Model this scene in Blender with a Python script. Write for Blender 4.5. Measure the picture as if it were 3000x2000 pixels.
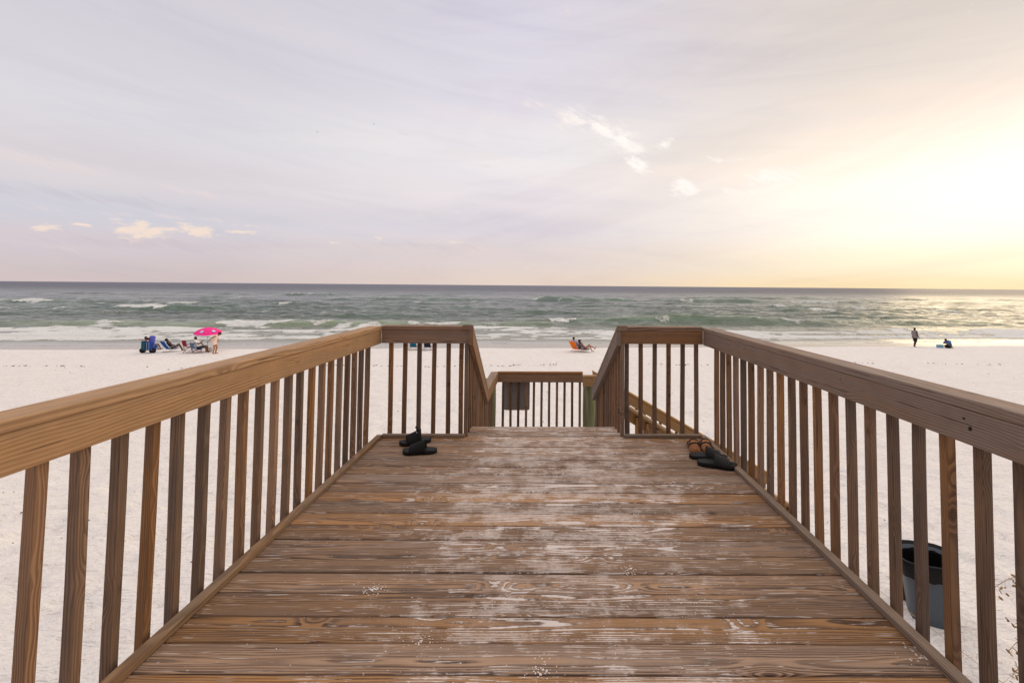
import bpy, bmesh, math, random
import numpy as np
from mathutils import Vector, Matrix, Quaternion
random.seed(7); np.random.seed(7)
R = math.radians
for o in list(bpy.data.objects): bpy.data.objects.remove(o)
S = bpy.context.scene
C = S.collection

def lin(c):
    return tuple((v/255/12.92) if v/255 <= .04045 else ((v/255+.055)/1.055)**2.4 for v in c)

# ------------------------------------------------------------------ camera
CAMH = 1.34
cam = bpy.data.cameras.new('camera'); camo = bpy.data.objects.new('camera', cam); C.objects.link(camo)
rx = Vector((0.999732, -0.02164395, 0.00821375)); ux = Vector((-0.00908241, -0.04034599, 0.99914449)); fx = Vector((0.02129404, 0.99895132, 0.04053176))
m = Matrix((rx, ux, -fx)).transposed().to_4x4(); m.translation = (0, 0, CAMH)
camo.matrix_world = m
cam.sensor_width = 36; cam.lens = 16.1923; cam.shift_x = -0.04134; cam.shift_y = -0.07271
cam.clip_start = .05; cam.clip_end = 100000
S.camera = camo

# ------------------------------------------------------------------ node helper
class NT:
    def __init__(s, nt): s.t = nt; nt.nodes.clear()
    def n(s, typ, **kw):
        nd = s.t.nodes.new(typ)
        for k, v in kw.items(): setattr(nd, k, v)
        return nd
    def put(s, sock, v):
        if isinstance(v, bpy.types.NodeSocket): s.t.links.new(v, sock)
        elif v is not None:
            if isinstance(v, (tuple, list)) and sock.type == 'RGBA' and len(v) == 3: v = (*v, 1)
            sock.default_value = v
    def m(s, op, a, b=None, c=None, clamp=False):
        nd = s.n('ShaderNodeMath', operation=op, use_clamp=clamp)
        s.put(nd.inputs[0], a)
        if b is not None: s.put(nd.inputs[1], b)
        if c is not None: s.put(nd.inputs[2], c)
        return nd.outputs[0]
    def v(s, op, a, b=None, scale=None):
        nd = s.n('ShaderNodeVectorMath', operation=op)
        s.put(nd.inputs[0], a)
        if b is not None: s.put(nd.inputs[1], b)
        if scale is not None: s.put(nd.inputs['Scale'], scale)
        return nd.outputs['Value'] if op in ('LENGTH', 'DOT_PRODUCT', 'DISTANCE') else nd.outputs[0]
    def xyz(s, a):
        nd = s.n('ShaderNodeSeparateXYZ'); s.put(nd.inputs[0], a); return nd.outputs
    def comb(s, x, y, z):
        nd = s.n('ShaderNodeCombineXYZ'); s.put(nd.inputs[0], x); s.put(nd.inputs[1], y); s.put(nd.inputs[2], z); return nd.outputs[0]
    def mix(s, f, a, b, blend='MIX'):
        nd = s.n('ShaderNodeMix', data_type='RGBA', blend_type=blend, clamp_factor=True)
        s.put(nd.inputs[0], f); s.put(nd.inputs[6], a); s.put(nd.inputs[7], b); return nd.outputs[2]
    def ramp(s, f, stops, interp='LINEAR'):
        nd = s.n('ShaderNodeValToRGB'); cr = nd.color_ramp; cr.interpolation = interp
        while len(cr.elements) < len(stops): cr.elements.new(.5)
        for e, (p, c) in zip(cr.elements, stops):
            e.position = p; e.color = (*c, 1) if len(c) == 3 else c
        s.put(nd.inputs[0], f); return nd.outputs[0]
    def sm(s, x, a, b, lo=0., hi=1.):
        nd = s.n('ShaderNodeMapRange', interpolation_type='SMOOTHSTEP')
        s.put(nd.inputs[0], x); s.put(nd.inputs[1], a); s.put(nd.inputs[2], b); s.put(nd.inputs[3], lo); s.put(nd.inputs[4], hi)
        return nd.outputs[0]
    def noise(s, vec, scale=1., detail=2., rough=.5, dist=0., col=False):
        nd = s.n('ShaderNodeTexNoise'); s.put(nd.inputs['Vector'], vec)
        s.put(nd.inputs['Scale'], scale); s.put(nd.inputs['Detail'], detail); s.put(nd.inputs['Roughness'], rough); s.put(nd.inputs['Distortion'], dist)
        return nd.outputs['Color'] if col else nd.outputs[0]
    def bump(s, h, dist=.01, strength=1., nrm=None):
        nd = s.n('ShaderNodeBump'); s.put(nd.inputs['Height'], h); s.put(nd.inputs['Distance'], dist); s.put(nd.inputs['Strength'], strength)
        if nrm is not None: s.put(nd.inputs['Normal'], nrm)
        return nd.outputs[0]

# ------------------------------------------------------------------ world : evening sky under a thin cloud veil
W = bpy.data.worlds.new('World'); S.world = W; W.use_nodes = True
SUN_AZ, SUN_EL = 64., 10.
w = NT(W.node_tree)
sky = w.n('ShaderNodeTexSky', sky_type='NISHITA', sun_disc=False, sun_elevation=R(SUN_EL), sun_rotation=R(SUN_AZ))
bg1 = w.n('ShaderNodeBackground'); w.put(bg1.inputs[0], sky.outputs[0]); bg1.inputs[1].default_value = .05
tc = w.n('ShaderNodeTexCoord')
D = w.v('NORMALIZE', tc.outputs['Generated'])
dx, dy, dz = w.xyz(D)
az = w.m('MULTIPLY', w.m('ARCTAN2', dx, dy), 57.29578)
el = w.m('MULTIPLY', w.m('ARCSINE', dz), 57.29578)
e01 = w.m('DIVIDE', w.m('MAXIMUM', el, 0.), 60., clamp=True)
def eramp(st): return w.ramp(e01, [(e/60, lin(c)) for e, c in st], 'EASE')
zen = (246, 240, 240)
rl = eramp([(0, (213, 198, 198)), (3.5, (214, 205, 212)), (6, (214, 212, 222)), (10, (225, 218, 222)), (15, (225, 222, 228)), (22, (216, 213, 222)), (33, (211, 208, 218)), (60, zen)])
rc = eramp([(0, (233, 215, 204)), (3.5, (228, 215, 214)), (7, (228, 221, 228)), (11, (241, 234, 238)), (16, (243, 239, 241)), (23, (231, 226, 236)), (32, (222, 218, 231)), (60, zen)])
rr = eramp([(0, (253, 229, 182)), (2.5, (255, 239, 208)), (6, (255, 246, 228)), (10, (255, 247, 229)), (14, (251, 238, 219)), (19, (238, 226, 215)), (25, (226, 216, 209)), (60, zen)])
nzl = w.noise(w.comb(w.m('MULTIPLY', az, .03), w.m('MULTIPLY', el, .07), 0.), 1., 4., .55)
azw = w.m('ADD', az, w.m('MULTIPLY', w.m('SUBTRACT', nzl, .5), 22.))
base = w.mix(w.sm(azw, -44., 2.), rl, rc)
base = w.mix(w.sm(azw, -6., 40.), base, rr)
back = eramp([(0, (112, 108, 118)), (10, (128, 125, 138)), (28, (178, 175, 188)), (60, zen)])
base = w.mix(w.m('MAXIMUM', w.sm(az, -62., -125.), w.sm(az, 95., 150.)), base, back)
base = w.mix(w.sm(el, 38., 62.), base, (1.52, 1.41, 1.36))  # overhead sky boosted out of view, added to brighten sand and deck
# glow round the veiled sun
def gauss(a0, e0, sa, se, rot=0.):
    c, s_ = math.cos(R(rot)), math.sin(R(rot))
    da = w.m('SUBTRACT', az, a0); de = w.m('SUBTRACT', el, e0)
    p = w.m('ADD', w.m('MULTIPLY', da, c/sa), w.m('MULTIPLY', de, s_/sa))
    q = w.m('ADD', w.m('MULTIPLY', da, -s_/se), w.m('MULTIPLY', de, c/se))
    return w.m('EXPONENT', w.m('MULTIPLY', w.m('ADD', w.m('MULTIPLY', p, p), w.m('MULTIPLY', q, q)), -1.))
g = gauss(52, 9.5, 24, 7)
base = w.mix(1., base, w.mix(g, (0, 0, 0), (.42, .31, .32)), 'ADD')
g2 = gauss(53, 9, 40, 22)
base = w.mix(1., base, w.mix(g2, (0, 0, 0), (.04, .03, .015)), 'ADD')
# soft streaks of the veil
st = w.noise(w.comb(w.m('MULTIPLY', az, .035), w.m('ADD', w.m('MULTIPLY', el, .33), w.m('MULTIPLY', az, .035)), 3.3), 1., 6., .6, .6)
base = w.mix(w.sm(st, .42, .72, 0., .65), base, w.mix(1., base, (1.07, 1.03, 1.0), 'MULTIPLY'))
st2 = w.noise(w.comb(w.m('MULTIPLY', az, .022), w.m('ADD', w.m('MULTIPLY', el, .11), w.m('MULTIPLY', az, -.02)), 8.3), 1., 5., .6, .8)
base = w.mix(w.sm(st2, .56, .34, 0., .8), base, w.mix(1., base, (.925, .91, .925), 'MULTIPLY'))
base = w.mix(w.sm(st, .52, .30, 0., .55), base, w.mix(1., base, (.93, .925, .95), 'MULTIPLY'))
# clouds with an outline of their own
pf = w.comb(w.m('MULTIPLY', az, .62), w.m('MULTIPLY', el, 1.45), 1.7)
puff = w.noise(pf, 1., 7., .62, .35)
wf = w.comb(w.m('ADD', w.m('MULTIPLY', az, .32), w.m('MULTIPLY', el, .30)), w.m('ADD', w.m('MULTIPLY', el, 1.1), w.m('MULTIPLY', az, .45)), 5.2)
wisp = w.noise(wf, 1.25, 9., .66, .7)
mixw = w.m('ADD', w.m('MULTIPLY', wisp, .5), w.m('MULTIPLY', w.noise(w.comb(w.m('MULTIPLY', az, .8), w.m('ADD', w.m('MULTIPLY', el, 1.5), w.m('MULTIPLY', az, .35)), 9.1), 1., 8., .64, .3), .5))
def clouds(lst, tex, a, b, k=2.4):
    acc = None
    for c in lst:
        gx = w.m('MULTIPLY', gauss(*c[:5]), c[5] if len(c) > 5 else 1.)
        acc = gx if acc is None else w.m('MAXIMUM', acc, gx)
    return w.sm(w.m('ADD', acc, w.m('MULTIPLY', w.m('SUBTRACT', tex, .5), k)), a, b)
cum = clouds([(-40.6, 4.8, 3.0, 1.15, 0, 1.12), (-36.8, 5.1, 1.7, .7, 0, 1.02), (-46.8, 4.4, 1.0, .45, 0, .95), (-33.5, 5.2, 1.5, .3, 0, .75), (-44.6, 5.0, .7, .22, 0, .8),
              (-2.5, 2.2, 1.3, .13, 0, .8), (-20, 5.6, 5.5, .5, -7, .55), (-11, 5.2, 2.2, .3, 0, .5), (-31, 5.9, 2.5, .22, 0, .75), (-26, 4.6, 3, .25, 0, .5)], puff, .46, 1.15, 3.2)
base = w.mix(w.m('MULTIPLY', cum, .8), base, lin((255, 232, 214)))
wsp = clouds([(-1.5, 21.6, 3.2, .9, -18, .9), (3.0, 20.2, 3.0, 1.7, -10, 1.2), (7.2, 18.9, 3.0, 1.4, -38, 1.2), (10.0, 17.2, 3.4, 1.7, -30, 1.22), (11.6, 14.7, 2.2, 1.1, -28, 1.36), (14.8, 16.9, 1.7, .7, 25, 1.05), (17.0, 11.9, 2.0, 1.5, -20, 1.34),
              (27, 12.4, 5., 1.5, 0, 1.1), (23, 11.0, 3., .5, -6, 1.0), (31, 10.0, 4., .5, 0, .9), (22, 14.5, 4., .5, -8, .8)], mixw, .46, 1.55, 3.6)
base = w.mix(w.m('MULTIPLY', wsp, .95), base, w.mix(w.sm(az, -6., 9.), lin((252, 234, 226)), (1.12, 1.05, .98)))
band = clouds([(-48, 10.0, 7.5, .75, -4, .9), (-38, 8.9, 7, .5, -5, .8), (-24, 8.2, 9, .35, -6, .55), (-47, 2.8, 8, .5, 0, .6), (-40, 6.2, 12, .35, 1, .75), (-30, 3.6, 10, .3, 0, .6)], wisp, .45, 1.15)
base = w.mix(w.m('MULTIPLY', band, .55), base, lin((238, 222, 222)))
dark = clouds([(-38, 3.6, 13, .9, 1, .95), (-44, 7.4, 12, .8, -2, .85), (-14, 4.6, 11, .7, 0, .8), (-7.0, 14.5, 1.5, .35, 3, .9), (-17, 17.4, 2., .3, 0, .6), (24, 7.0, 6., .5, 0, .55)], wisp, .45, 1.1)
base = w.mix(w.m('MULTIPLY', dark, .5), base, w.mix(1., base, (.89, .875, .90), 'MULTIPLY'))
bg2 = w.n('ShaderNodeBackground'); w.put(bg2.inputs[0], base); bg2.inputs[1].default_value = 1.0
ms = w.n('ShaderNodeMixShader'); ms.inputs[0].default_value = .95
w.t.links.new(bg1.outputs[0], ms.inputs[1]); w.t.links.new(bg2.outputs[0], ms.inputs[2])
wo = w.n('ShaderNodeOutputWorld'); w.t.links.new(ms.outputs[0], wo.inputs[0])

# ------------------------------------------------------------------ sun behind the veil
sl = bpy.data.lights.new('sun', 'SUN'); sl.energy = .95; sl.angle = R(52); sl.color = (1., .77, .44)
so = bpy.data.objects.new('sun', sl); C.objects.link(so)
sd = Vector((math.sin(R(SUN_AZ))*math.cos(R(SUN_EL)), math.cos(R(SUN_AZ))*math.cos(R(SUN_EL)), math.sin(R(SUN_EL))))
so.rotation_euler = sd.to_track_quat('Z', 'Y').to_euler()
S.view_settings.view_transform = 'Standard'; S.view_settings.look = 'None'; S.view_settings.exposure = 0.0; S.view_settings.gamma = 1
S.render.film_transparent = False
S.cycles.max_bounces = 8; S.cycles.use_denoising = True

# ------------------------------------------------------------------ numpy noise
def _hash(i, j, s):
    h = (i.astype(np.int64)*374761393 + j.astype(np.int64)*668265263 + s*1442695041) & 0xffffffff
    h = ((h ^ (h >> 13))*1274126177) & 0xffffffff
    return ((h ^ (h >> 16)) & 0xffffff)/float(0xffffff)
def vnoise(x, y, s=0):
    i = np.floor(x); j = np.floor(y); u = x-i; v = y-j
    u = u*u*u*(u*(u*6-15)+10); v = v*v*v*(v*(v*6-15)+10)
    a = _hash(i, j, s); b = _hash(i+1, j, s); c = _hash(i, j+1, s); d = _hash(i+1, j+1, s)
    return (a*(1-u)+b*u)*(1-v)+(c*(1-u)+d*u)*v
def fbm(x, y, s=0, o=4, g=.5):
    r = 0; a = 1; t = 0
    for k in range(o):
        r = r+a*vnoise(x*2**k+k*17.3, y*2**k-k*9.1, s+k); t += a; a *= g
    return r/t
def sstep(x, a, b):
    t = np.clip((x-a)/(b-a), 0, 1); return t*t*(3-2*t)

# ------------------------------------------------------------------ object helpers
def mat(name, fn):
    mt = bpy.data.materials.new(name); mt.use_nodes = True
    t = NT(mt.node_tree); b = t.n('ShaderNodeBsdfPrincipled'); o = t.n('ShaderNodeOutputMaterial')
    t.t.links.new(b.outputs[0], o.inputs[0]); fn(t, b); return mt
def plain(name, col, rough=.6, var=.12, scale=30., spec=.4, metal=0., bumpd=.0):
    def fn(t, b):
        tc = t.n('ShaderNodeTexCoord'); nz = t.noise(tc.outputs['Object'], scale, 4., .6)
        c = t.mix(nz, tuple(v*(1-var) for v in col), tuple(min(1, v*(1+var)) for v in col))
        t.put(b.inputs['Base Color'], c); b.inputs['Roughness'].default_value = rough; b.inputs['Metallic'].default_value = metal
        b.inputs['Specular IOR Level'].default_value = spec
        if bumpd: t.put(b.inputs['Normal'], t.bump(nz, bumpd))
    return mat(name, fn)
def thing(name, label, cat, loc=(0, 0, 0), rotz=0., group=None):
    o = bpy.data.objects.new(name, None); C.objects.link(o); o.empty_display_size = .2
    o.location = loc; o.rotation_euler = (0, 0, rotz); return tag(o, label, cat, group)
def tag(o, label=None, cat=None, group=None, kind=None):
    for k, v in (('label', label), ('category', cat), ('group', group), ('kind', kind)):
        if v: o[k] = v
    return o
def link(name, me, mt, parent=None, loc=None, q=None):
    o = bpy.data.objects.new(name, me); C.objects.link(o)
    if mt is not None: me.materials.append(mt)
    if parent is not None: o.parent = parent
    if loc is not None: o.location = loc
    if q is not None: o.rotation_mode = 'QUATERNION'; o.rotation_quaternion = q
    return o
def obj(name, bm, mt, parent=None, smooth=False, loc=None):
    me = bpy.data.meshes.new(name); bmesh.ops.recalc_face_normals(bm, faces=bm.faces[:]); bm.to_mesh(me); bm.free()
    if smooth:
        for p in me.polygons: p.use_smooth = True
    return link(name, me, mt, parent, loc)
def add_box(bm, c, s, rot=None, bev=0.):
    r = bmesh.ops.create_cube(bm, size=1.); vs = r['verts']
    M = Matrix.Translation(c) @ (rot.to_4x4() if rot is not None else Matrix()) @ Matrix.Diagonal((*s, 1))
    bmesh.ops.transform(bm, matrix=M, verts=vs)
    if bev:
        es = list({e for v in vs for e in v.link_edges}); bmesh.ops.bevel(bm, geom=es, offset=bev, segments=2, affect='EDGES', profile=.5)
def add_tube(bm, pts, rad, n=8, cap=True):
    pts = [Vector(p) for p in pts]; rad = rad if isinstance(rad, (list, tuple)) else [rad]*len(pts)
    rings = []; up = Vector((0, 0, 1)); prev = None
    for i, p in enumerate(pts):
        d = (pts[min(i+1, len(pts)-1)]-pts[max(i-1, 0)]).normalized()
        a = prev if prev is not None else (up if abs(d.z) < .9 else Vector((1, 0, 0)))
        x = (a-d*a.dot(d)); x = x.normalized() if x.length > 1e-6 else d.orthogonal().normalized(); prev = x; y = d.cross(x)
        rings.append([bm.verts.new(p+(x*math.cos(2*math.pi*k/n)+y*math.sin(2*math.pi*k/n))*rad[i]) for k in range(n)])
    for a, b in zip(rings, rings[1:]):
        for k in range(n): bm.faces.new((a[k], a[(k+1) % n], b[(k+1) % n], b[k]))
    if cap: bm.faces.new(rings[0][::-1]); bm.faces.new(rings[-1])
def add_ball(bm, c, r, sub=2, rot=None):
    r = r if isinstance(r, (tuple, list)) else (r, r, r)
    q = bmesh.ops.create_icosphere(bm, subdivisions=sub, radius=1.)
    bmesh.ops.transform(bm, matrix=Matrix.Translation(c) @ (rot.to_4x4() if rot is not None else Matrix()) @ Matrix.Diagonal((*r, 1)), verts=q['verts'])
def add_lathe(bm, prof, n=32, c=(0, 0, 0)):
    rings = []
    for r, z in prof: rings.append([bm.verts.new((c[0]+r*math.cos(2*math.pi*k/n), c[1]+r*math.sin(2*math.pi*k/n), c[2]+z)) for k in range(n)])
    for a, b in zip(rings, rings[1:]):
        for k in range(n): bm.faces.new((a[k], a[(k+1) % n], b[(k+1) % n], b[k]))
    return rings

# ------------------------------------------------------------------ wood
def wood(name, early, late, grey, greyamt=.5, ring=.0065, contrast=.75, fib=.25, knot=1., wav=1., dust=False, var=.25, ksc=(2.1, 6.5, 6.5), kr=(.024, .0135, .0135)):
    def fn(t, b):
        tc = t.n('ShaderNodeTexCoord'); oi = t.n('ShaderNodeObjectInfo'); rnd = oi.outputs['Random']
        P0 = tc.outputs['Object']
        off = t.comb(t.m('MULTIPLY', rnd, 37.), t.m('MULTIPLY', rnd, 91.), t.m('MULTIPLY', rnd, 53.))
        P = t.v('ADD', P0, off)
        x, y, z = t.xyz(P0)
        r2 = t.m('FRACT', t.m('MULTIPLY', rnd, 17.31)); r3 = t.m('FRACT', t.m('MULTIPLY', rnd, 71.7)); r4 = t.m('FRACT', t.m('MULTIPLY', rnd, 131.3))
        xs, ys, zs = t.xyz(P)
        warp = t.noise(t.comb(t.m('MULTIPLY', xs, .9), t.m('MULTIPLY', ys, 3.), t.m('MULTIPLY', zs, 3.)), 1., 2., .5, col=True)
        wx, wy, wz = t.xyz(warp)
        yy = t.m('ADD', t.m('ADD', y, t.m('MULTIPLY', t.m('SUBTRACT', r2, .5), .12)), t.m('MULTIPLY', t.m('SUBTRACT', wy, .5), .07*wav))
        zz = t.m('ADD', t.m('ADD', z, t.m('ADD', .03, t.m('MULTIPLY', r3, .11))), t.m('MULTIPLY', t.m('SUBTRACT', wz, .5), .07*wav))
        F = t.m('SQRT', t.m('ADD', t.m('MULTIPLY', yy, yy), t.m('MULTIPLY', zz, zz)))
        fine = t.noise(t.comb(t.m('MULTIPLY', xs, 3.), t.m('MULTIPLY', ys, 40.), t.m('MULTIPLY', zs, 40.)), 1., 3., .55)
        F = t.m('ADD', F, t.m('MULTIPLY', t.m('SUBTRACT', fine, .5), ring*.9))
        # knots : sparse cells, rings bend round them
        sc = ksc
        vo = t.n('ShaderNodeTexVoronoi', feature='F1'); t.put(vo.inputs['Vector'], t.v('MULTIPLY', P, sc)); vo.inputs['Scale'].default_value = 1.; vo.inputs['Randomness'].default_value = 1.
        df = t.v('DIVIDE', t.v('SUBTRACT', t.v('MULTIPLY', P, sc), vo.outputs['Position']), sc)
        df = t.v('DIVIDE', df, kr); ks = t.v('LENGTH', df)
        ks2 = t.m('MULTIPLY', ks, ks)
        F = t.m('ADD', F, t.m('MULTIPLY', t.m('EXPONENT', t.m('MULTIPLY', ks2, -.14)), ring*2.8*knot))
        kn = t.m('MULTIPLY', t.m('EXPONENT', t.m('MULTIPLY', ks2, -.9)), knot)
        ph = t.m('FRACT', t.m('DIVIDE', F, ring))
        prof = t.m('MULTIPLY', t.sm(ph, .18, .72), t.sm(ph, 1., .90))
        fib1 = t.noise(t.comb(t.m('MULTIPLY', xs, 7.), t.m('MULTIPLY', ys, 330.), t.m('MULTIPLY', zs, 330.)), 1., 2., .6)
        stain = t.noise(t.comb(t.m('MULTIPLY', xs, 1.6), t.m('MULTIPLY', ys, 16.), t.m('MULTIPLY', zs, 16.)), 1., 4., .6)
        blot = t.noise(P, 9., 5., .65)
        strength = t.m('MULTIPLY', contrast, t.sm(t.noise(t.comb(t.m('MULTIPLY', xs, 1.2), t.m('MULTIPLY', ys, 22.), t.m('MULTIPLY', zs, 22.)), 1., 2.), .25, .7, .35, 1.))
        c = t.mix(t.m('MULTIPLY', prof, strength), early, late)
        gm = t.m('ADD', t.m('MULTIPLY', t.sm(stain, .3, .68), greyamt), t.m('MULTIPLY', t.m('SUBTRACT', r4, .5), greyamt*.9), clamp=True)
        gcol = t.mix(t.m('MULTIPLY', prof, .55), grey, tuple(v*.55 for v in grey))
        c = t.mix(gm, c, gcol)
        c = t.mix(t.m('MULTIPLY', kn, .75), c, tuple(v*.42 for v in late))
        c = t.mix(fib, c, t.mix(fib1, (.25, .22, .2), (1.5, 1.5, 1.5)), 'MULTIPLY')
        c = t.mix(.5, c, t.mix(blot, (.65, .63, .62), (1.32, 1.32, 1.32)), 'MULTIPLY')
        chk = t.noise(t.comb(t.m('MULTIPLY', xs, 2.2), t.m('MULTIPLY', ys, 95.), t.m('MULTIPLY', zs, 95.)), 1., 3., .5)
        c = t.mix(t.m('MULTIPLY', t.sm(chk, .66, .71), .75), c, (.035, .024, .02))
        val = t.m('ADD', 1.-var, t.m('MULTIPLY', r2, 2*var))
        hs = t.n('ShaderNodeHueSaturation'); t.put(hs.inputs['Color'], c); t.put(hs.inputs['Value'], val)
        t.put(hs.inputs['Saturation'], t.m('ADD', .82, t.m('MULTIPLY', r3, .36)))
        c = hs.outputs[0]
        h = t.m('ADD', t.m('MULTIPLY', prof, -.55 if dust else .4), t.m('MULTIPLY', fib1, .35))
        h = t.m('SUBTRACT', h, t.m('MULTIPLY', kn, .6))
        rough = .72
        if dust:
            geo = t.n('ShaderNodeNewGeometry'); px, py, pz = t.xyz(geo.outputs['Position'])
            Q = t.comb(px, py, 0.)
            a = t.noise(Q, 3.4, 9., .74, .25); a2 = t.noise(Q, 9., 6., .7); sp = t.noise(Q, 55., 3., .6)
            along = t.noise(t.comb(t.m('MULTIPLY', px, 4.), t.m('MULTIPLY', py, 150.), 0.), 1., 3., .6)
            cen = t.sm(t.m('ABSOLUTE', t.m('SUBTRACT', px, .12)), .25, 1.3, .06, -.10)
            far = t.m('ADD', t.sm(py, 1.6, 3.2, -.02, .02), t.m('MULTIPLY', t.m('SUBTRACT', r3, .5), .07))
            patch = t.m('ADD', t.m('ADD', t.m('MULTIPLY', a, .62), t.m('MULTIPLY', a2, .38)), t.m('ADD', cen, far))
            groove = t.m('ADD', t.m('MULTIPLY', prof, .5), t.m('MULTIPLY', along, .5))
            dens = t.m('MULTIPLY', t.sm(patch, .44, .68), 1.)
            fl = t.noise(t.comb(t.m('MULTIPLY', px, 42.), t.m('MULTIPLY', py, 85.), 0.), 1., 6., .74)
            fl = t.m('ADD', fl, t.m('MULTIPLY', t.m('SUBTRACT', along, .5), .55))
            T = t.m('SUBTRACT', .83, t.m('MULTIPLY', dens, .33))
            s1 = t.m('ADD', t.sm(t.m('SUBTRACT', fl, T), -.10, .08, 0., .55), t.sm(t.m('SUBTRACT', fl, T), .06, .12, 0., .40))
            lines = t.sm(t.m('SUBTRACT', t.m('ADD', t.m('MULTIPLY', along, .62), t.m('MULTIPLY', prof, .38)), t.m('SUBTRACT', .735, t.m('MULTIPLY', dens, .17))), -.01, .045)
            s3 = t.m('MULTIPLY', t.sm(sp, .69, .72), t.sm(a2, .42, .55))
            sand = t.m('MAXIMUM', t.m('MAXIMUM', t.m('MULTIPLY', s1, .85), t.m('MULTIPLY', lines, .85)), t.m('MULTIPLY', s3, .85), clamp=True)
            film = t.m('MULTIPLY', dens, .16)
            c = t.mix(film, c, (.46, .37, .32))
            c = t.mix(sand, c, (.72, .64, .59))
            h = t.m('ADD', h, t.m('MULTIPLY', sand, .35))
        t.put(b.inputs['Base Color'], c); b.inputs['Roughness'].default_value = rough
        b.inputs['Specular IOR Level'].default_value = .25
        t.put(b.inputs['Normal'], t.bump(h, .0022 if dust else .0014, .9))
    return mat(name, fn)
GREY = (.21, .165, .135)
M_deck = wood('weathered deck boards', (.39, .233, .128), (.078, .042, .028), (.275, .2, .155), .70, .0047, 1.0, .6, 1.15, .5, True, .18, (1.8, 6.5, 6.5))
M_rail_l = wood('honey sun toned railing timber', (.54, .315, .145), (.27, .13, .053), (.37, .24, .15), .45, .0105, .75, .45, .7, 1., False, .08)  # warm light on the sun-facing rail is put into this colour
M_rail_b = wood('brown railing timber', (.37, .20, .10), (.14, .07, .036), GREY, .35, .0095, .9, .22, .6, 1., False, .12)
M_rail_r = wood('grey shade toned railing timber', (.31, .21, .15), (.15, .09, .063), (.29, .225, .185), .85, .0105, .6, .25, .9, 1., False, .06)  # duller, greyer colour carries the shade on the rail turned from the sun
M_bal = wood('baluster timber', (.335, .185, .095), (.135, .066, .033), (.155, .108, .08), .75, .0072, .9, .42, 1., .40, False, .32, (3.2, 13., 13.), (.020, .0115, .0115))
M_trim = wood('trim timber', (.33, .215, .13), (.15, .09, .055), (.24, .19, .15), .7, .0085, .8, .28, .5, 1., False, .12)
M_new = wood('fresh yellow timber', (.46, .28, .125), (.23, .12, .055), (.30, .22, .14), .25, .012, .8, .2, .5, 1., False, .08)
M_under = wood('dark joist timber', (.22, .14, .09), (.12, .07, .045), (.16, .12, .10), .6, .009, .6, .25, .4, 1., False, .1)  # darker timber tone for joists, treads, supports and stake
def _green(t, b):
    tc = t.n('ShaderNodeTexCoord'); x, y, z = t.xyz(tc.outputs['Object'])
    a = t.noise(t.comb(t.m('MULTIPLY', x, 24.), t.m('MULTIPLY', y, 24.), t.m('MULTIPLY', z, 2.)), 1., 5., .6)
    k = t.noise(tc.outputs['Object'], 7., 3., .6)
    c = t.mix(t.sm(a, .3, .7), (.13, .14, .065), (.29, .28, .15))
    c = t.mix(t.sm(k, .62, .72), c, (.12, .06, .035))
    t.put(b.inputs['Base Color'], c); b.inputs['Roughness'].default_value = .8; t.put(b.inputs['Normal'], t.bump(a, .004))
M_post = mat('green treated post', _green)

def plank(name, parent, p0, p1, wd, th, mt, up=(0, 0, 1), rad=.004, k0=0., k1=0., warp=.0, seg=None, twist=0.):
    """timber from p0 to p1 (end centres), width wd across, thickness th along 'up'; k0/k1 shear the end cuts"""
    p0 = Vector(p0); p1 = Vector(p1); L = (p1-p0).length; X = (p1-p0)/L
    Z = Vector(up); Z = (Z-X*Z.dot(X)).normalized(); Y = Z.cross(X)
    seg = seg or max(1, int(L/.12)); prof = []; hw, ht = wd/2, th/2; rad = min(rad, hw*.9, ht*.9)
    for (sx, sy, a0) in ((1, 1, 0), (-1, 1, 90), (-1, -1, 180), (1, -1, 270)):
        for a in (0, 45, 90):
            aa = R(a0+a); prof.append((sx*(hw-rad)+rad*math.cos(aa), sy*(ht-rad)+rad*math.sin(aa)))
    n = len(prof); V = []; F = []; s1, s2, s3 = random.random()*99, random.random()*99, random.random()*99
    for i in range(seg+1):
        u = i/seg; x = L*u
        wy = warp*(math.sin(s1+u*3.1)+.5*math.sin(s2+u*7.7)); wz = warp*.6*(math.sin(s3+u*4.3)+.5*math.sin(s1*2+u*9.1)); tw = twist*math.sin(s2+u*2.5)
        ww = 1+warp*3*math.sin(s3*3+u*11)
        for (y, z) in prof:
            kx = k0*(1-u)+k1*u
            V.append((x+z*kx, (y*math.cos(tw)-z*math.sin(tw))*ww+wy, y*math.sin(tw)+z*math.cos(tw)+wz))
    for i in range(seg):
        for k in range(n):
            F.append((i*n+k, i*n+(k+1) % n, (i+1)*n+(k+1) % n, (i+1)*n+k))
    F.append(tuple(range(n))[::-1]); F.append(tuple(seg*n+k for k in range(n)))
    me = bpy.data.meshes.new(name); me.from_pydata(V, [], F); me.update()
    q = Matrix((X, Y, Z)).transposed().to_quaternion()
    base = Vector(parent.location) if parent is not None else Vector()
    return link(name, me, mt, parent, p0-base, q)

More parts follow.
